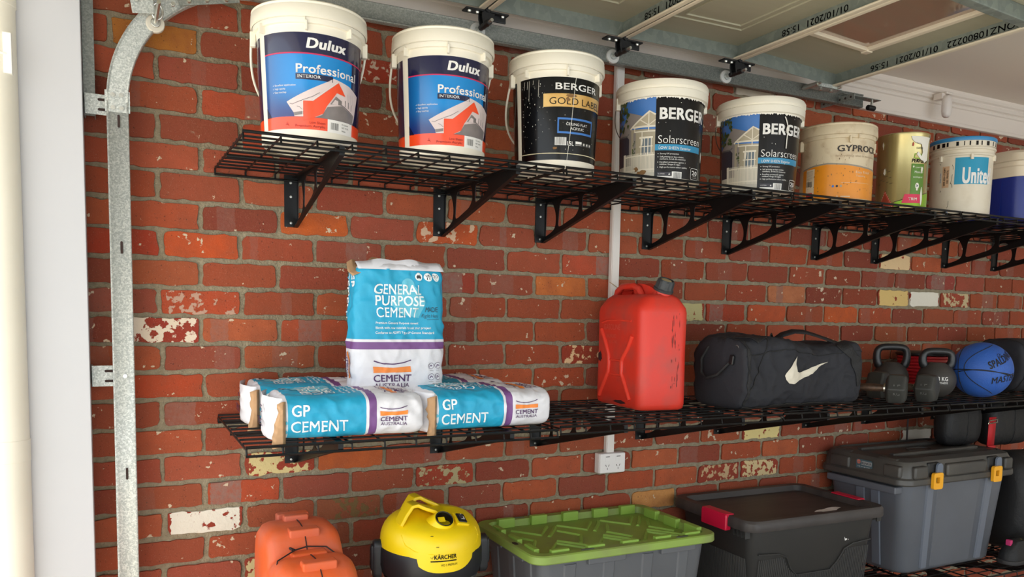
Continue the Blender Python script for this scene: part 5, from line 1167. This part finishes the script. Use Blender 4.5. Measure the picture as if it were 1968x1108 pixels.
# ---- orange two-shell case
OC = mat('case_orange', (220, 94, 42), .55, nz=.55, nscale=7, rgb2=(186, 112, 98), thr=(.42, .68), bump=.1, bscale=40)
t = thing('tool_case', 'dusty orange plastic tool case tied with thin cord, at the bottom left', 'tool case', (.247, -.335, zB), rz=D(2))
prof = [(-.225,.0),(-.228,.30),(-.220,.355),(-.190,.395),(-.140,.412),(-.075,.408),(-.045,.395),(-.030,.425),(.000,.462),(.055,.474),(.145,.468),(.195,.440),(.215,.380),(.215,.0)]
for s in (-1, 1):
    P0 = roundpoly(prof, .03, 3); mb = Mb()
    R0 = [(s*.0015, y, z) for y, z in P0]
    def ins(e, X): return [(s*X, y*(1-e/.22)-.0, max(0, .21+(z-.21)*(1-e/.24))) for y, z in P0]
    mb.loft([R0, ins(.0, .070), ins(.006, .092), ins(.022, .108), ins(.05, .114)])
    O('shell_half', mb, OC, t, smooth=45)
for y, z, w_, d_ in ((.150,.470,.050,.018), (.105,.474,.038,.016), (.010,.455,.046,.024), (-.055,.400,.052,.022), (-.165,.404,.050,.020)):
    O('latch_block', Mb().box(-w_, w_, y-d_, y+d_, z-.020, z+.014), OC, t, bevel=.006)
CORD = mat('cord_dark', (40, 26, 24), .7)
O('cord', Mb().tube([(.112,-.16,.30),(.098,-.10,.385),(.055,-.045,.418),(.0,-.040,.424),(-.04,-.05,.420),(-.098,-.085,.405),(-.118,-.13,.34)], .0022, 6).tube([(-.04,-.05,.420),(-.052,-.042,.425),(-.047,-.058,.423)], .004, 6), CORD, t)
O('seam_cord', Mb().tube([(0,y,z+.002) for y, z in roundpoly(prof, .03, 3)[8:48]], .0016, 5), CORD, t)

# ---- vacuum
YEL = mat('vac_yellow', (242, 208, 12), .38, nz=.15, nscale=9, rgb2=(224,190,20)); VBK = mat('vac_black', (26, 28, 32), .45); STEEL = mat('vac_steel', (196,194,190), .25, 1.0)
t = thing('vacuum_cleaner', 'yellow and black wet and dry vacuum cleaner standing beside the green-lidded crate', 'vacuum', (.652, -.345, zB))
zt_ = lambda z: z-zB
R0 = .163
def head_r(h): return R0*(1-max(0, h)**2.7)**(1/3.0) if h < 1 else 0
zlow, zhi = zt_(-1.608), zt_(-1.492)
rings = []; NA = 96
hs = [-1, -.5, 0, .15, .3, .45, .58, .7, .8, .88, .94, .975, .993]
def front(a): # a=0 faces -y
    a = (a+pi) % (2*pi)-pi; return max(0, 1-(abs(a+D(4))/D(40))**3.0) if abs(a+D(4)) < D(40) else 0
def sh(a, h):
    fr = front(a); zb = zlow-.048*fr
    if h <= 0: z = zb+(zlow-zb)*(1+h); r = R0*(1+.012*fr)
    else: z = zlow+(zhi-zlow)*h; r = head_r(h)*(1+.010*fr)
    z += .014*h*cos(a+pi)*(-1 if h > 0 else 0)*0
    return r*sin(a), -r*cos(a)*1.02, z+ (0 if h <= 0 else (-.030*h*h)*max(0, cos(a))*.8)
for h in hs: rings.append([sh(2*pi*k/NA, h) for k in range(NA)])
O('head', Mb().loft(rings, cap0=False), YEL, t, smooth=60)
O('motor_skirt', Mb().lathe([(R0-.004,zlow+.012),(R0+.003,zlow-.004),(R0+.004,zlow-.055),(R0-.004,zlow-.083),(R0-.016,zlow-.090)], n=80), VBK, t, smooth=40)
O('tank', Mb().lathe([(R0-.020,zlow-.088),(R0-.018,zlow-.098),(R0-.022,.085),(R0-.026,.072)], n=72), STEEL, t, smooth=40)
O('tank_band', Mb().lathe([(R0-.012,zlow-.088),(R0-.010,zlow-.096),(R0-.016,zlow-.102)], n=72), STEEL, t, smooth=40)
O('base_ring', Mb().lathe([(0,.05),(.12,.05),(.150,.060),(.152,.085),(.140,.090)], n=60), VBK, t, smooth=40)
for a in (45, 135, 225, 315):
    a = D(a); c = (.135*sin(a), -.135*cos(a))
    O('caster', Mb().tube([(c[0]-.012*cos(a), c[1]-.012*sin(a), .021),(c[0]+.012*cos(a), c[1]+.012*sin(a), .021)], .021, 20), VBK, t, bevel=.004)
    O('caster_foot', Mb().box(c[0]-.020,c[0]+.020,c[1]-.020,c[1]+.020,.036,.062), VBK, t, bevel=.008)
# handle: two yellow arches
for y0, hh, xo in ((-.030, .036, -.066), (.050, .042, -.030)):
    P = [(xo-.062,y0-.010,zhi-.030),(xo-.040,y0,zhi+.000),(xo-.018,y0+.004,zhi+hh*.72),(xo+.004,y0+.006,zhi+hh*.80),(xo+.030,y0+.004,zhi+hh*.45),(xo+.062,y0,zhi+.004),(xo+.080,y0-.004,zhi-.012)]
    V = []; F = []
    for i, p in enumerate(P):
        p = Vector(p); w_ = .030; a = P[max(i-1, 0)]; b = P[min(i+1, len(P)-1)]; d = (Vector(b)-Vector(a)).normalized(); n_ = Vector((-d.z, 0, d.x))
        for q_ in (Vector((0,-w_,0)), Vector((0,w_,0)), Vector((0,w_,0))-n_*.012, Vector((0,-w_,0))-n_*.012): V.append(p+q_)
        if i:
            for j in range(4): F.append((4*i-4+j, 4*i-4+(j+1) % 4, 4*i+(j+1) % 4, 4*i+j))
    F += [(0,1,2,3), tuple(len(V)-4+j for j in range(4))[::-1]]
    O('carry_handle', Mb().add(V, F), YEL, t, bevel=.003, smooth=50, sub=0)
# blower port and switch
bx = Vector((.002, -.088, zhi-.036)); ax = Vector((.06, -.62, .80)).normalized(); sx = ax.cross(Vector((1,0,0))).normalized(); sy = ax.cross(sx)
dc = lambda c, r, n=40: [tuple(c+(sx*cos(2*pi*k/n)+sy*sin(2*pi*k/n))*r) for k in range(n)]
O('port_boss', Mb().loft([dc(bx-ax*.012,.052), dc(bx+ax*.010,.040), dc(bx+ax*.026,.0325), dc(bx+ax*.030,.0310), dc(bx+ax*.030,.0285), dc(bx+ax*.010,.027)], cap1=False), YEL, t, smooth=50)
O('port_tube', Mb().loft([dc(bx+ax*.0315,.0290), dc(bx+ax*.033,.0280), dc(bx+ax*.031,.0250), dc(bx-ax*.000,.0245), dc(bx-ax*.001,.001)], cap0=False), mat('port_dark', (14,14,15), .4), t, smooth=50)
O('port_flap', Mb().obox(bx+ax*.026-sx*.008+Vector((-.008,.006,.006)), sy*.011, sx*.009, ax*.001), YEL, t)
swc = Vector((.066, -.088, zhi-.026)); a2 = Vector((.25, -.42, .86)).normalized(); u2 = Vector((1,0,0)); u2 = (u2-a2*u2.dot(a2)).normalized(); w2_ = a2.cross(u2)
O('switch_surround', Mb().obox(swc, u2*.022, w2_*.027, a2*.006), YEL, t, bevel=.003)
O('switch', Mb().obox(swc+a2*.007, u2*.015, w2_*.020, a2*.003), VBK, t, bevel=.003)
O('rocker', Mb().obox(swc+a2*.011, u2*.008, w2_*.012, a2*.0012), mat('rocker_grey', (60,62,66), .3), t, bevel=.002)
art('switch_mark', t, [R_(-.006, .006, -.011, -.009, 0), R_(.003, .006, -.011, .001, 0), Ci(0, .013, .002, 0, 0, 10)], lambda u, v, o: tuple(swc+a2*(.0125+o)+u2*u+w2_*v), [WPR], cell=0)
for a in (-100, 78):
    a = D(a); c = Vector((sin(a), -cos(a), 0)); s_ = Vector((cos(a), sin(a), 0)); r = R0+.010
    O('tank_latch', Mb().loft([[tuple(c*(r+dx)+s_*u*k+Vector((0,0,zlow-.042+v*k))) for u, v in rrect(.046, .128, .022, 6)] for dx, k in ((-.012,1),(.008,1),(.014,.88))]), VBK, t, smooth=50)
    O('latch_lever', Mb().loft([[tuple(c*(r+dx)+s_*u*k+Vector((0,0,zlow-.034+v*k))) for u, v in rrect(.026, .085, .010, 5)] for dx, k in ((.010,1),(.019,1),(.022,.8))]), VBK, t, smooth=50)
vm = lambda u, v, o: ((R0*1.012+o)*sin(u/R0), -(R0*1.012+o)*cos(u/R0)*1.02, v+zlow)
art('lettering', t, [T('KÄRCHER', -.050, -.004, .0125, .070, bold=.03), R_(-.061, .020, -.0125, -.0090, 0), T('WD 2 PREMIUM', -.030, -.0265, .0066, .052), Ln([(-.061,.003),(-.056,-.003),(-.053,.006)], .0013, 0)], vm, [BKL], cell=.01, base=.0016)
O('panel_line', Mb().tube([sh(D(a), h) for a, h in ((-58,.55),(-50,.30),(-38,.16),(-20,.10),(0,.08),(20,.10),(38,.18),(48,.35),(50,.6))], .0016, 6), YEL, t)
for a, h in ((-20,.62),(-14,.30)):
    p = Vector(sh(D(a), h)); O('screw_dimple', Mb().lathe([(0,.001),(.004,.001),(.005,0)], p, 12), mat('dimple', (120,110,40), .6), t)

# ---- crates
def tapered(w0, d0, w1, d1, h, r, t, m, name='body', z0=0, ribs=(), th=.004):
    ring = lambda w_, d_, z: [(x, y, z) for x, y in rrect(w_, d_, r, 6)]
    return O(name, Mb().loft([ring(w0-.02, d0-.02, z0), ring(w0, d0, z0+.012), ring(w1, d1, h)], cap1=True), m, t, smooth=50)
GP_ = mat('crate_grey', (96, 98, 102), .45, nz=.3, nscale=5, rgb2=(80,82,88)); LIME = mat('lid_lime', (140, 172, 70), .5, nz=.75, nscale=5, rgb2=(124, 132, 80), thr=(.35, .62))
t = thing('storage_crate', 'grey storage crate with a lime green ribbed lid, right of the yellow vacuum', 'crate', (1.326, -.278, zB), rz=D(-.6))
W, Dp, H = .765, .500, .342
tapered(.640, .400, .690, .450, H-.034, .045, t, GP_)
for fx_ in (-.235, -.08, .08, .235):   # front and back flutes
    for s in (-1, 1):
        mb = Mb(); V = []
        for z, d0, wv in ((.015, .200, .040), (H-.045, .2225, .052)): V += [(fx_-wv/2, s*d0, z), (fx_-wv/2+.006, s*(d0+.006), z), (fx_+wv/2-.006, s*(d0+.006), z), (fx_+wv/2, s*d0, z)]
        mb.add(V, [(0,1,5,4),(1,2,6,5),(2,3,7,6),(3,0,4,7),(0,3,2,1),(4,5,6,7)]); O('flute', mb, GP_, t, smooth=20)
for fy_ in (-.13, 0, .13):
    for s in (-1, 1):
        mb = Mb(); V = []
        for z, d0, wv in ((.015, .320, .040), (H-.045, .3425, .052)): V += [(s*d0, fy_-wv/2, z), (s*(d0+.006), fy_-wv/2+.006, z), (s*(d0+.006), fy_+wv/2-.006, z), (s*d0, fy_+wv/2, z)]
        mb.add(V, [(0,1,5,4),(1,2,6,5),(2,3,7,6),(3,0,4,7),(0,3,2,1),(4,5,6,7)]); O('flute', mb, GP_, t, smooth=20)
for a, b in ((-.17, -.02), (.13, .28)): O('rim_ledge', Mb().box(a, b, -.238, -.215, H-.052, H-.024), GP_, t, bevel=.003)
for a, b in ((-.12, -.02), (.05, .16)): O('rim_ledge', Mb().box(-.362, -.340, a, b, H-.052, H-.024), GP_, t, bevel=.003)
ring = lambda w_, d_, r, z: [(x, y, z) for x, y in rrect(w_, d_, r, 8)]
lid = O('lid', Mb().loft([ring(W-.006,Dp-.006,.050,H-.030), ring(W,Dp,.052,H-.026), ring(W-.002,Dp-.002,.052,H-.004), ring(W-.012,Dp-.012,.048,H), ring(W-.075,Dp-.075,.030,H-.001), ring(W-.083,Dp-.083,.028,H-.026)], cap0=False), LIME, t, smooth=35)
RM = mat('lid_lime_rib', (142, 178, 74), .5)
iw, idp = (W-.083)/2, (Dp-.083)/2; zf = H-.026
def lrib(pts, wd=.010, h=.006, nm='lid_rib'):
    V = []; F = []
    for i, (x, y) in enumerate(pts):
        a = pts[max(i-1, 0)]; b = pts[min(i+1, len(pts)-1)]; d = Vector((b[0]-a[0], b[1]-a[1])).normalized(); n_ = (-d.y*wd/2, d.x*wd/2)
        V += [(x-n_[0]*1.5, y-n_[1]*1.5, zf), (x-n_[0]*.7, y-n_[1]*.7, zf+h), (x+n_[0]*.7, y+n_[1]*.7, zf+h), (x+n_[0]*1.5, y+n_[1]*1.5, zf)]
        if i:
            for j in range(4): F.append((4*i-4+j, 4*i-4+(j+1) % 4, 4*i+(j+1) % 4, 4*i+j))
    F += [(0,1,2,3), tuple(len(V)-4+j for j in range(4))]
    return O(nm, Mb().add(V, F), RM, lid, smooth=30)
for cx in (-.195, 0, .195):       # raised plateaus around X-shaped channels
    for s in (-1, 1):
        lrib([(cx-.075, s*.150), (cx, s*.055), (cx+.075, s*.150)])
        if abs(cx) < .19 or s: lrib([(cx+.0975-.012, s*.125*s*s), (cx+.0975-.045, 0+.012*s)] if False else [(cx+.020, s*.030), (cx+.078, s*.100), (cx+.105, s*.140)])
for cx in (-.0975, .0975, -.29, .29): lrib([(cx-.012 if cx < 0 else cx+.012, -.085), (cx+(.040 if cx < 0 else -.040), 0), (cx-.012 if cx < 0 else cx+.012, .085)], .010)
# crenellated rim blocks
def blk(x0, x1, y0, y1): O('rim_block', Mb().box(x0, x1, y0, y1, zf, H+.010), RM, lid, bevel=.003)
for i, x in enumerate((-.265, -.125, .015, .155, .285)):
    wv = .036
    blk(x-wv, x+wv*.9, idp-.014, idp+.010)
    O('rim_block', Mb().box(x-wv, x+wv*.9, -idp-.008, -idp+.012, zf, H+.007), RM, lid, bevel=.003)
for y in (-.145, -.02, .11):
    O('rim_block', Mb().box(iw-.014, iw+.010, y-.038, y+.038, zf, H+.010), RM, lid, bevel=.003); O('rim_block', Mb().box(-iw-.008, -iw+.012, y-.038, y+.038, zf, H+.007), RM, lid, bevel=.003)
SLOT = mat('slot_grey', (84, 92, 84), .5)
for x in (-.17, .225): O('lid_slot', Mb().loft([[(x+u, -Dp/2+.022+v, z) for u, v in rrect(.050, .010, .0045, 4)] for z in (H-.004, H+.0012)]), SLOT, lid)
for x in (-.2, .05): O('lid_slot', Mb().loft([[(x+u, Dp/2-.020+v, z) for u, v in rrect(.050, .008, .0035, 4)] for z in (H-.004, H+.001)]), SLOT, lid)
O('lid_slot', Mb().loft([[(-W/2+.016+u, -.075+v, z) for u, v in rrect(.016, .030, .007, 4)] for z in (H-.004, H+.0012)]), DARK, lid)

BC = mat('crate_black', (42, 42, 42), .5, nz=.35, nscale=6, rgb2=(56,53,50)); BCD = mat('crate_lid_dusty', (50, 46, 46), .5, nz=.7, nscale=5, rgb2=(78, 72, 70), stretch=(1,4,1)); RLT = mat('latch_red', (206, 22, 62), .35)
t = thing('storage_crate', 'black storage crate with red end latches and a torn white sticker on top', 'crate', (2.228, -.290, zB), rz=D(-1.5))
W, Dp, H = .738, .500, .362
tapered(.600, .390, .672, .455, H-.030, .05, t, BC)
ring = lambda w_, d_, r, z: [(x, y, z) for x, y in rrect(w_, d_, r, 8)]
lid = O('lid', Mb().loft([ring(W-.004,Dp-.004,.055,H-.042), ring(W,Dp,.056,H-.038), ring(W-.002,Dp-.002,.055,H-.010), ring(W-.016,Dp-.016,.05,H), ring(W-.085,Dp-.075,.034,H-.001), ring(W-.100,Dp-.090,.028,H-.024)], cap0=False), BCD, t, smooth=35)
for s in (-1, 1):
    O('end_latch', Mb().loft([[(s*(W/2+dx), -.045+v*k, H-.030+u*k) for u, v in rrect(.062, .150, .006, 3)] for dx, k in ((-.016,1),(.004,1),(.008,.95))]), RLT, t, smooth=30)
    O('end_latch_top', Mb().box(min(s*(W/2-.034), s*(W/2+.006)), max(s*(W/2-.034), s*(W/2+.006)), -.118, .028, H-.003, H+.004), RLT, t, bevel=.003)
    for k in range(4): O('grip_rib', Mb().box(min(s*(W/2-.03), s*(W/2-.006)), max(s*(W/2-.03), s*(W/2-.006)), -.215+k*.022, -.209+k*.022, H-.070, H-.04), BC, t)
mb = Mb()
for k in range(62):   # fine flutes low on the front and ends
    x = -.290+k*.0095
    top_ = .20 if abs(x) > .17 else .20-.085*(1-((abs(x)/.17)**4))
    if top_ < .03: continue
    dz = lambda z: -(.195+(.2275-.195)*(z/.332))
    mb.add([(x,dz(.02),.02),(x+.004,dz(.02)-.003,.02),(x+.0045,dz(.02),.02),(x,dz(top_),top_),(x+.004,dz(top_)-.003,top_),(x+.0045,dz(top_),top_)], [(0,1,4,3),(1,2,5,4)])
for k in range(36):
    y = -.175+k*.0095; dx = lambda z: -(.300+(.336-.300)*(z/.332))
    mb.add([(dx(.02),y,.02),(dx(.02)-.003,y+.004,.02),(dx(.02),y+.0045,.02),(dx(.2),y,.20),(dx(.2)-.003,y+.004,.20),(dx(.2),y+.0045,.20)], [(0,1,4,3),(1,2,5,4)])
O('fine_flutes', mb, BC, t, smooth=0, kind='stuff')
O('moulded_edge', Mb().tube([(-.300,-.221,.225),(-.20,-.221,.218),(-.155,-.219,.200),(-.125,-.213,.150),(-.09,-.209,.118),(.09,-.209,.118),(.125,-.213,.150),(.155,-.219,.200),(.20,-.221,.218),(.300,-.221,.225)], .003, 6), BC, t)
stk = [(-.005,-.168),(.012,-.160),(.10,-.135),(.165,-.150),(.105,-.180),(.060,-.200),(.030,-.195),(.020,-.180)]
art('sticker', t, [Pg(stk, 0)], lambda u, v, o: (u+.06, v+.02, H-.0195+o+.002*sin(u*60)), [mat('sticker_white', (222,216,214), .5)], cell=.02, base=.001)
art('paint_fleck', t, [Pg([(.150,.250),(.156,.232),(.168,.236),(.166,.241),(.158,.240)], 0), Ci(.174,.236,.002,0)], lambda u, v, o: (u, -(.195+(.0325)*(v/.332))-o-.0008, v), [WPR], cell=0)

# ---- big trunk
TG = mat('trunk_grey', (100, 104, 112), .42, nz=.35, nscale=5, rgb2=(84,86,92)); TB = mat('trunk_lid', (52, 52, 52), .38, nz=.75, nscale=4, rgb2=(92, 88, 82)); YL = mat('clip_yellow', (248, 176, 36), .4)
t = thing('storage_chest', 'large grey storage box with domed black lid and yellow clips', 'trunk', (3.160, -.250, zB))
W, Dp, H = .800, .480, .440
tapered(.640, .370, .730, .430, H, .055, t, TG)
def vpanel(u0, u1, m, out=.006, z0=.02, z1=H-.03, top_=None, nm='panel'):
    d = lambda z: .185+(.215-.185)*(z/H); V = []
    for z, k in ((z0, .92), (z1, 1)):
        a, b = u0*k, u1*k; V += [(a, -d(z), z), (a+.003, -d(z)-out, z), (b-.003, -d(z)-out, z), (b, -d(z), z)]
    O(nm, Mb().add(V, [(0,1,5,4),(1,2,6,5),(2,3,7,6),(3,0,4,7),(0,3,2,1),(4,5,6,7)]), m, t, smooth=20)
TG2 = mat('trunk_rib', (112, 118, 130), .4)
for x in (-.205, .215): vpanel(x-.022, x+.022, TG2, .009, nm='front_rib')
vpanel(-.150, .150, TG, .004)
for y in (-.06, .02):
    V = []
    for z in (.02, H-.075): V += [(-(.322+(.366-.322)*z/H), y-.022, z), (-(.329+(.366-.322)*z/H), y-.020, z), (-(.329+(.366-.322)*z/H), y+.020, z), (-(.322+(.366-.322)*z/H), y+.022, z)]
    O('end_rib', Mb().add(V, [(0,1,5,4),(1,2,6,5),(2,3,7,6),(3,0,4,7),(0,3,2,1),(4,5,6,7)]), TG2, t, smooth=20)
O('end_ledge', Mb().box(-.400, -.350, -.190, .180, H-.070, H-.038), TG, t, bevel=.006)
ring = lambda w_, d_, r, z, dx=0: [(x+dx, y, z) for x, y in rrect(w_, d_, r, 8)]
O('lid', Mb().loft([ring(W-.010,Dp-.006,.060,H-.030), ring(W,Dp,.062,H-.024), ring(W-.004,Dp-.004,.06,H-.004), ring(W-.020,Dp-.020,.055,H+.004), ring(W-.030,Dp-.028,.055,H+.050), ring(W-.050,Dp-.050,.05,H+.072), ring(W-.110,Dp-.110,.045,H+.084), ring(W-.120,Dp-.120,.04,H+.076)], cap0=False), TB, t, smooth=32)
for y in (-.085, .085): O('lid_rail', Mb().box(-.300, .300, y-.014, y+.014, H+.070, H+.090), TB, t, bevel=.006)
for x in (-.330, .330):
    for y in (-.12, .12): O('lid_shoulder', Mb().box(x-.045, x+.045, y-.055, y+.055, H+.040, H+.082), TB, t, bevel=.016, seg=3)
for y0_, y1_ in ((-.205,-.120), (.06,.17)): O('end_pod', Mb().box(-.398, -.360, y0_, y1_, H+.002, H+.056), TB, t, bevel=.010, seg=3)
for x0_, x1_ in ((-.345,-.260), (-.130,.150), (.285,.345)): O('front_pod', Mb().box(x0_, x1_, -.2435, -.205, H+.000, H+.056), TB, t, bevel=.010, seg=3)
for x in (-.205, .215):
    O('clip_well', Mb().box(x-.040, x+.040, -.231, -.20, H-.020, H+.066), mat('well_dark', (34,34,34), .5), t, bevel=.008)
    O('clip_cover', Mb().loft([[(x+.020+u*k, -.237-dy, H+.035+v*k) for u, v in rrect(.040,.060,.018,5)] for dy, k in ((0,1),(.008,.95))]), mat('clip_blue_grey', (104,114,130), .4), t, smooth=40)
    V, F = plate2d(rrect(.062, .072, .010), [rrect(.024, .026, .003, 3, -.004, .004)], .014)
    O('clip', Mb().add([(x+a, -.248+c, H-.012+b) for a, b, c in V], F), YL, t, bevel=.002)
O('lid_medallion', Mb().tube([(.0+.075*cos(a*pi/24), .035*sin(a*pi/24), H+.0775) for a in range(48)], .003, 6, closed=True), TB, t)
sm_ = lambda u, v, o: (-.391-o, -u, v+H)
art('lid_sticker', t, [Pg([(.022,.012),(.110,.020),(.110,.045),(.104,.054),(.026,.054),(.022,.045)], 0), R_(.052,.106,.030,.047,1,1), T('BUNKER', .054, .0335, .010, .050, m=2, layer=2, bold=.03), Ci(.037,.042,.010,3,1), T('ATP', .031, .038, .006, .013, m=4, layer=2, bold=.03), T('115L storage trunk', .032, .020, .004, .065, m=4, layer=1)], lambda u, v, o: (-.3905-o, .047-u, v+H), [mat('sticker_petrol', (70,96,106), .35), mat('sticker_grey', (170,172,172), .4), mat('sticker_ink', (40,46,52), .5), mat('sticker_salmon', (206,120,104), .5), WPR], cell=0, base=.001)
O('trunk_lug', Mb().box(.385, .402, -.20, -.16, H-.01, H+.02), TB, t, bevel=.004)

# ---- things at the right frame edge
BF = mat('pad_black', (20, 20, 22), .6, bump=.2, bscale=90); RW = mat('strap_red', (190, 22, 32), .6)
def lobe(label, loc, w_, d_, h, rz, seed):
    t = thing('padded_pouch', label, 'pouch', loc, rz=rz, group='black pouches under the lower shelf')
    P = Pillow(w_, d_, h, n=2.8, wr=.003, wf=6, seed=seed, ends=(.72,.72), er=.06); O('pad', P.mesh(40, 80), BF, t, smooth=80)
    O('hanging_loop', Mb().tube([(w_*.3,0,h-.006),(w_*.3,0,-.0+(-1.235-loc[2])),(w_*.55,0,(-1.235-loc[2])),(w_*.55,0,h-.006)], .003, 6), BF, t)
    O('piping', Mb().tube([tuple(P(w_*.5, P.per*k/40, .001)) for k in range(40)], .002, 6, closed=True), BF, t)
    return t
lobe('black padded pouch hanging under the lower shelf above the trunk, left of the red straps', (3.325, -.245, -1.470), .250, .110, .205, 0, 2)
lobe('bigger black padded pouch hanging by the right frame edge, right of the red straps', (3.665, -.235, -1.490), .330, .130, .235, 0, 3)
t = thing('red_strap', 'short red webbing strap with a metal adjuster between the two hanging black pouches', 'strap', (3.600, -.320, -1.300))
ribbon([(0,0,-.19),(0,-.003,-.10),(.004,-.002,-.03)], .055, (1,0,.0), RW, 'webbing', par=t)
O('adjuster', Mb().tube([(-.034,-.006,-.060),(.034,-.006,-.056),(.034,-.006,-.042),(-.034,-.006,-.046)], .0035, 8, closed=True), CHR, t)
O('end_stitch', Mb().box(-.030,.030,-.008,-.002,-.196,-.170), RW, t, bevel=.003)
t = thing('thin_rod', 'thin dark rod standing against the bricks left of the hanging pouches', 'rod', (3.330, -.060, zB))
O('rod', Mb().tube([(0,0,0),(0,0,.745)], .0045, 8), mat('rod_dark', (40,28,26), .5), t)
t = thing('round_bag', 'black rounded bag with a grey strap at the right frame edge beside the trunk', 'bag', (3.640, -.330, zB))
P_ = Pillow(.44, .30, .485, n=2.6, wr=.006, wf=4, seed=33, ends=(.80,.80), er=.09); O('bag_body', P_.mesh(50, 90), BF, t, smooth=80)
strip(P_, [(.10, .10), (.18, .155), (.30, .17), (.42, .14)], .030, 'strap', mat('strap_grey', (150,148,148), .6), par=t)
t = thing('shoe', 'black sports shoe with pink and yellow flecks beside the trunk foot', 'shoe', (3.560, -.520, zB))
O('upper', Mb().loft([[(x, y*k, z) for x, y in [(a*kk, b) for a, b in rrect(.25, .095, .045, 5)]] for z, k, kk in ((.018,.95,1),(.045,.95,.98),(.075,.7,.86),(.105,.55,.62))]), BF, t, smooth=60)
O('sole', Mb().loft([[(x, y, z) for x, y in rrect(.262, .100, .048, 5)] for z in (0, .02)]), mat('sole_dark', (50,48,48), .6), t, bevel=.004)
O('lace', Mb().tube([(-.02,-.03,.092),(.0,.0,.104),(.03,-.03,.090),(.05,.0,.098)], .003, 6), mat('lace_yellow', (170,150,60), .6), t)
O('pull_tab', Mb().box(-.098,-.080,-.012,.012,.085,.112), mat('tab_pink', (200,50,110), .6), t, bevel=.003)
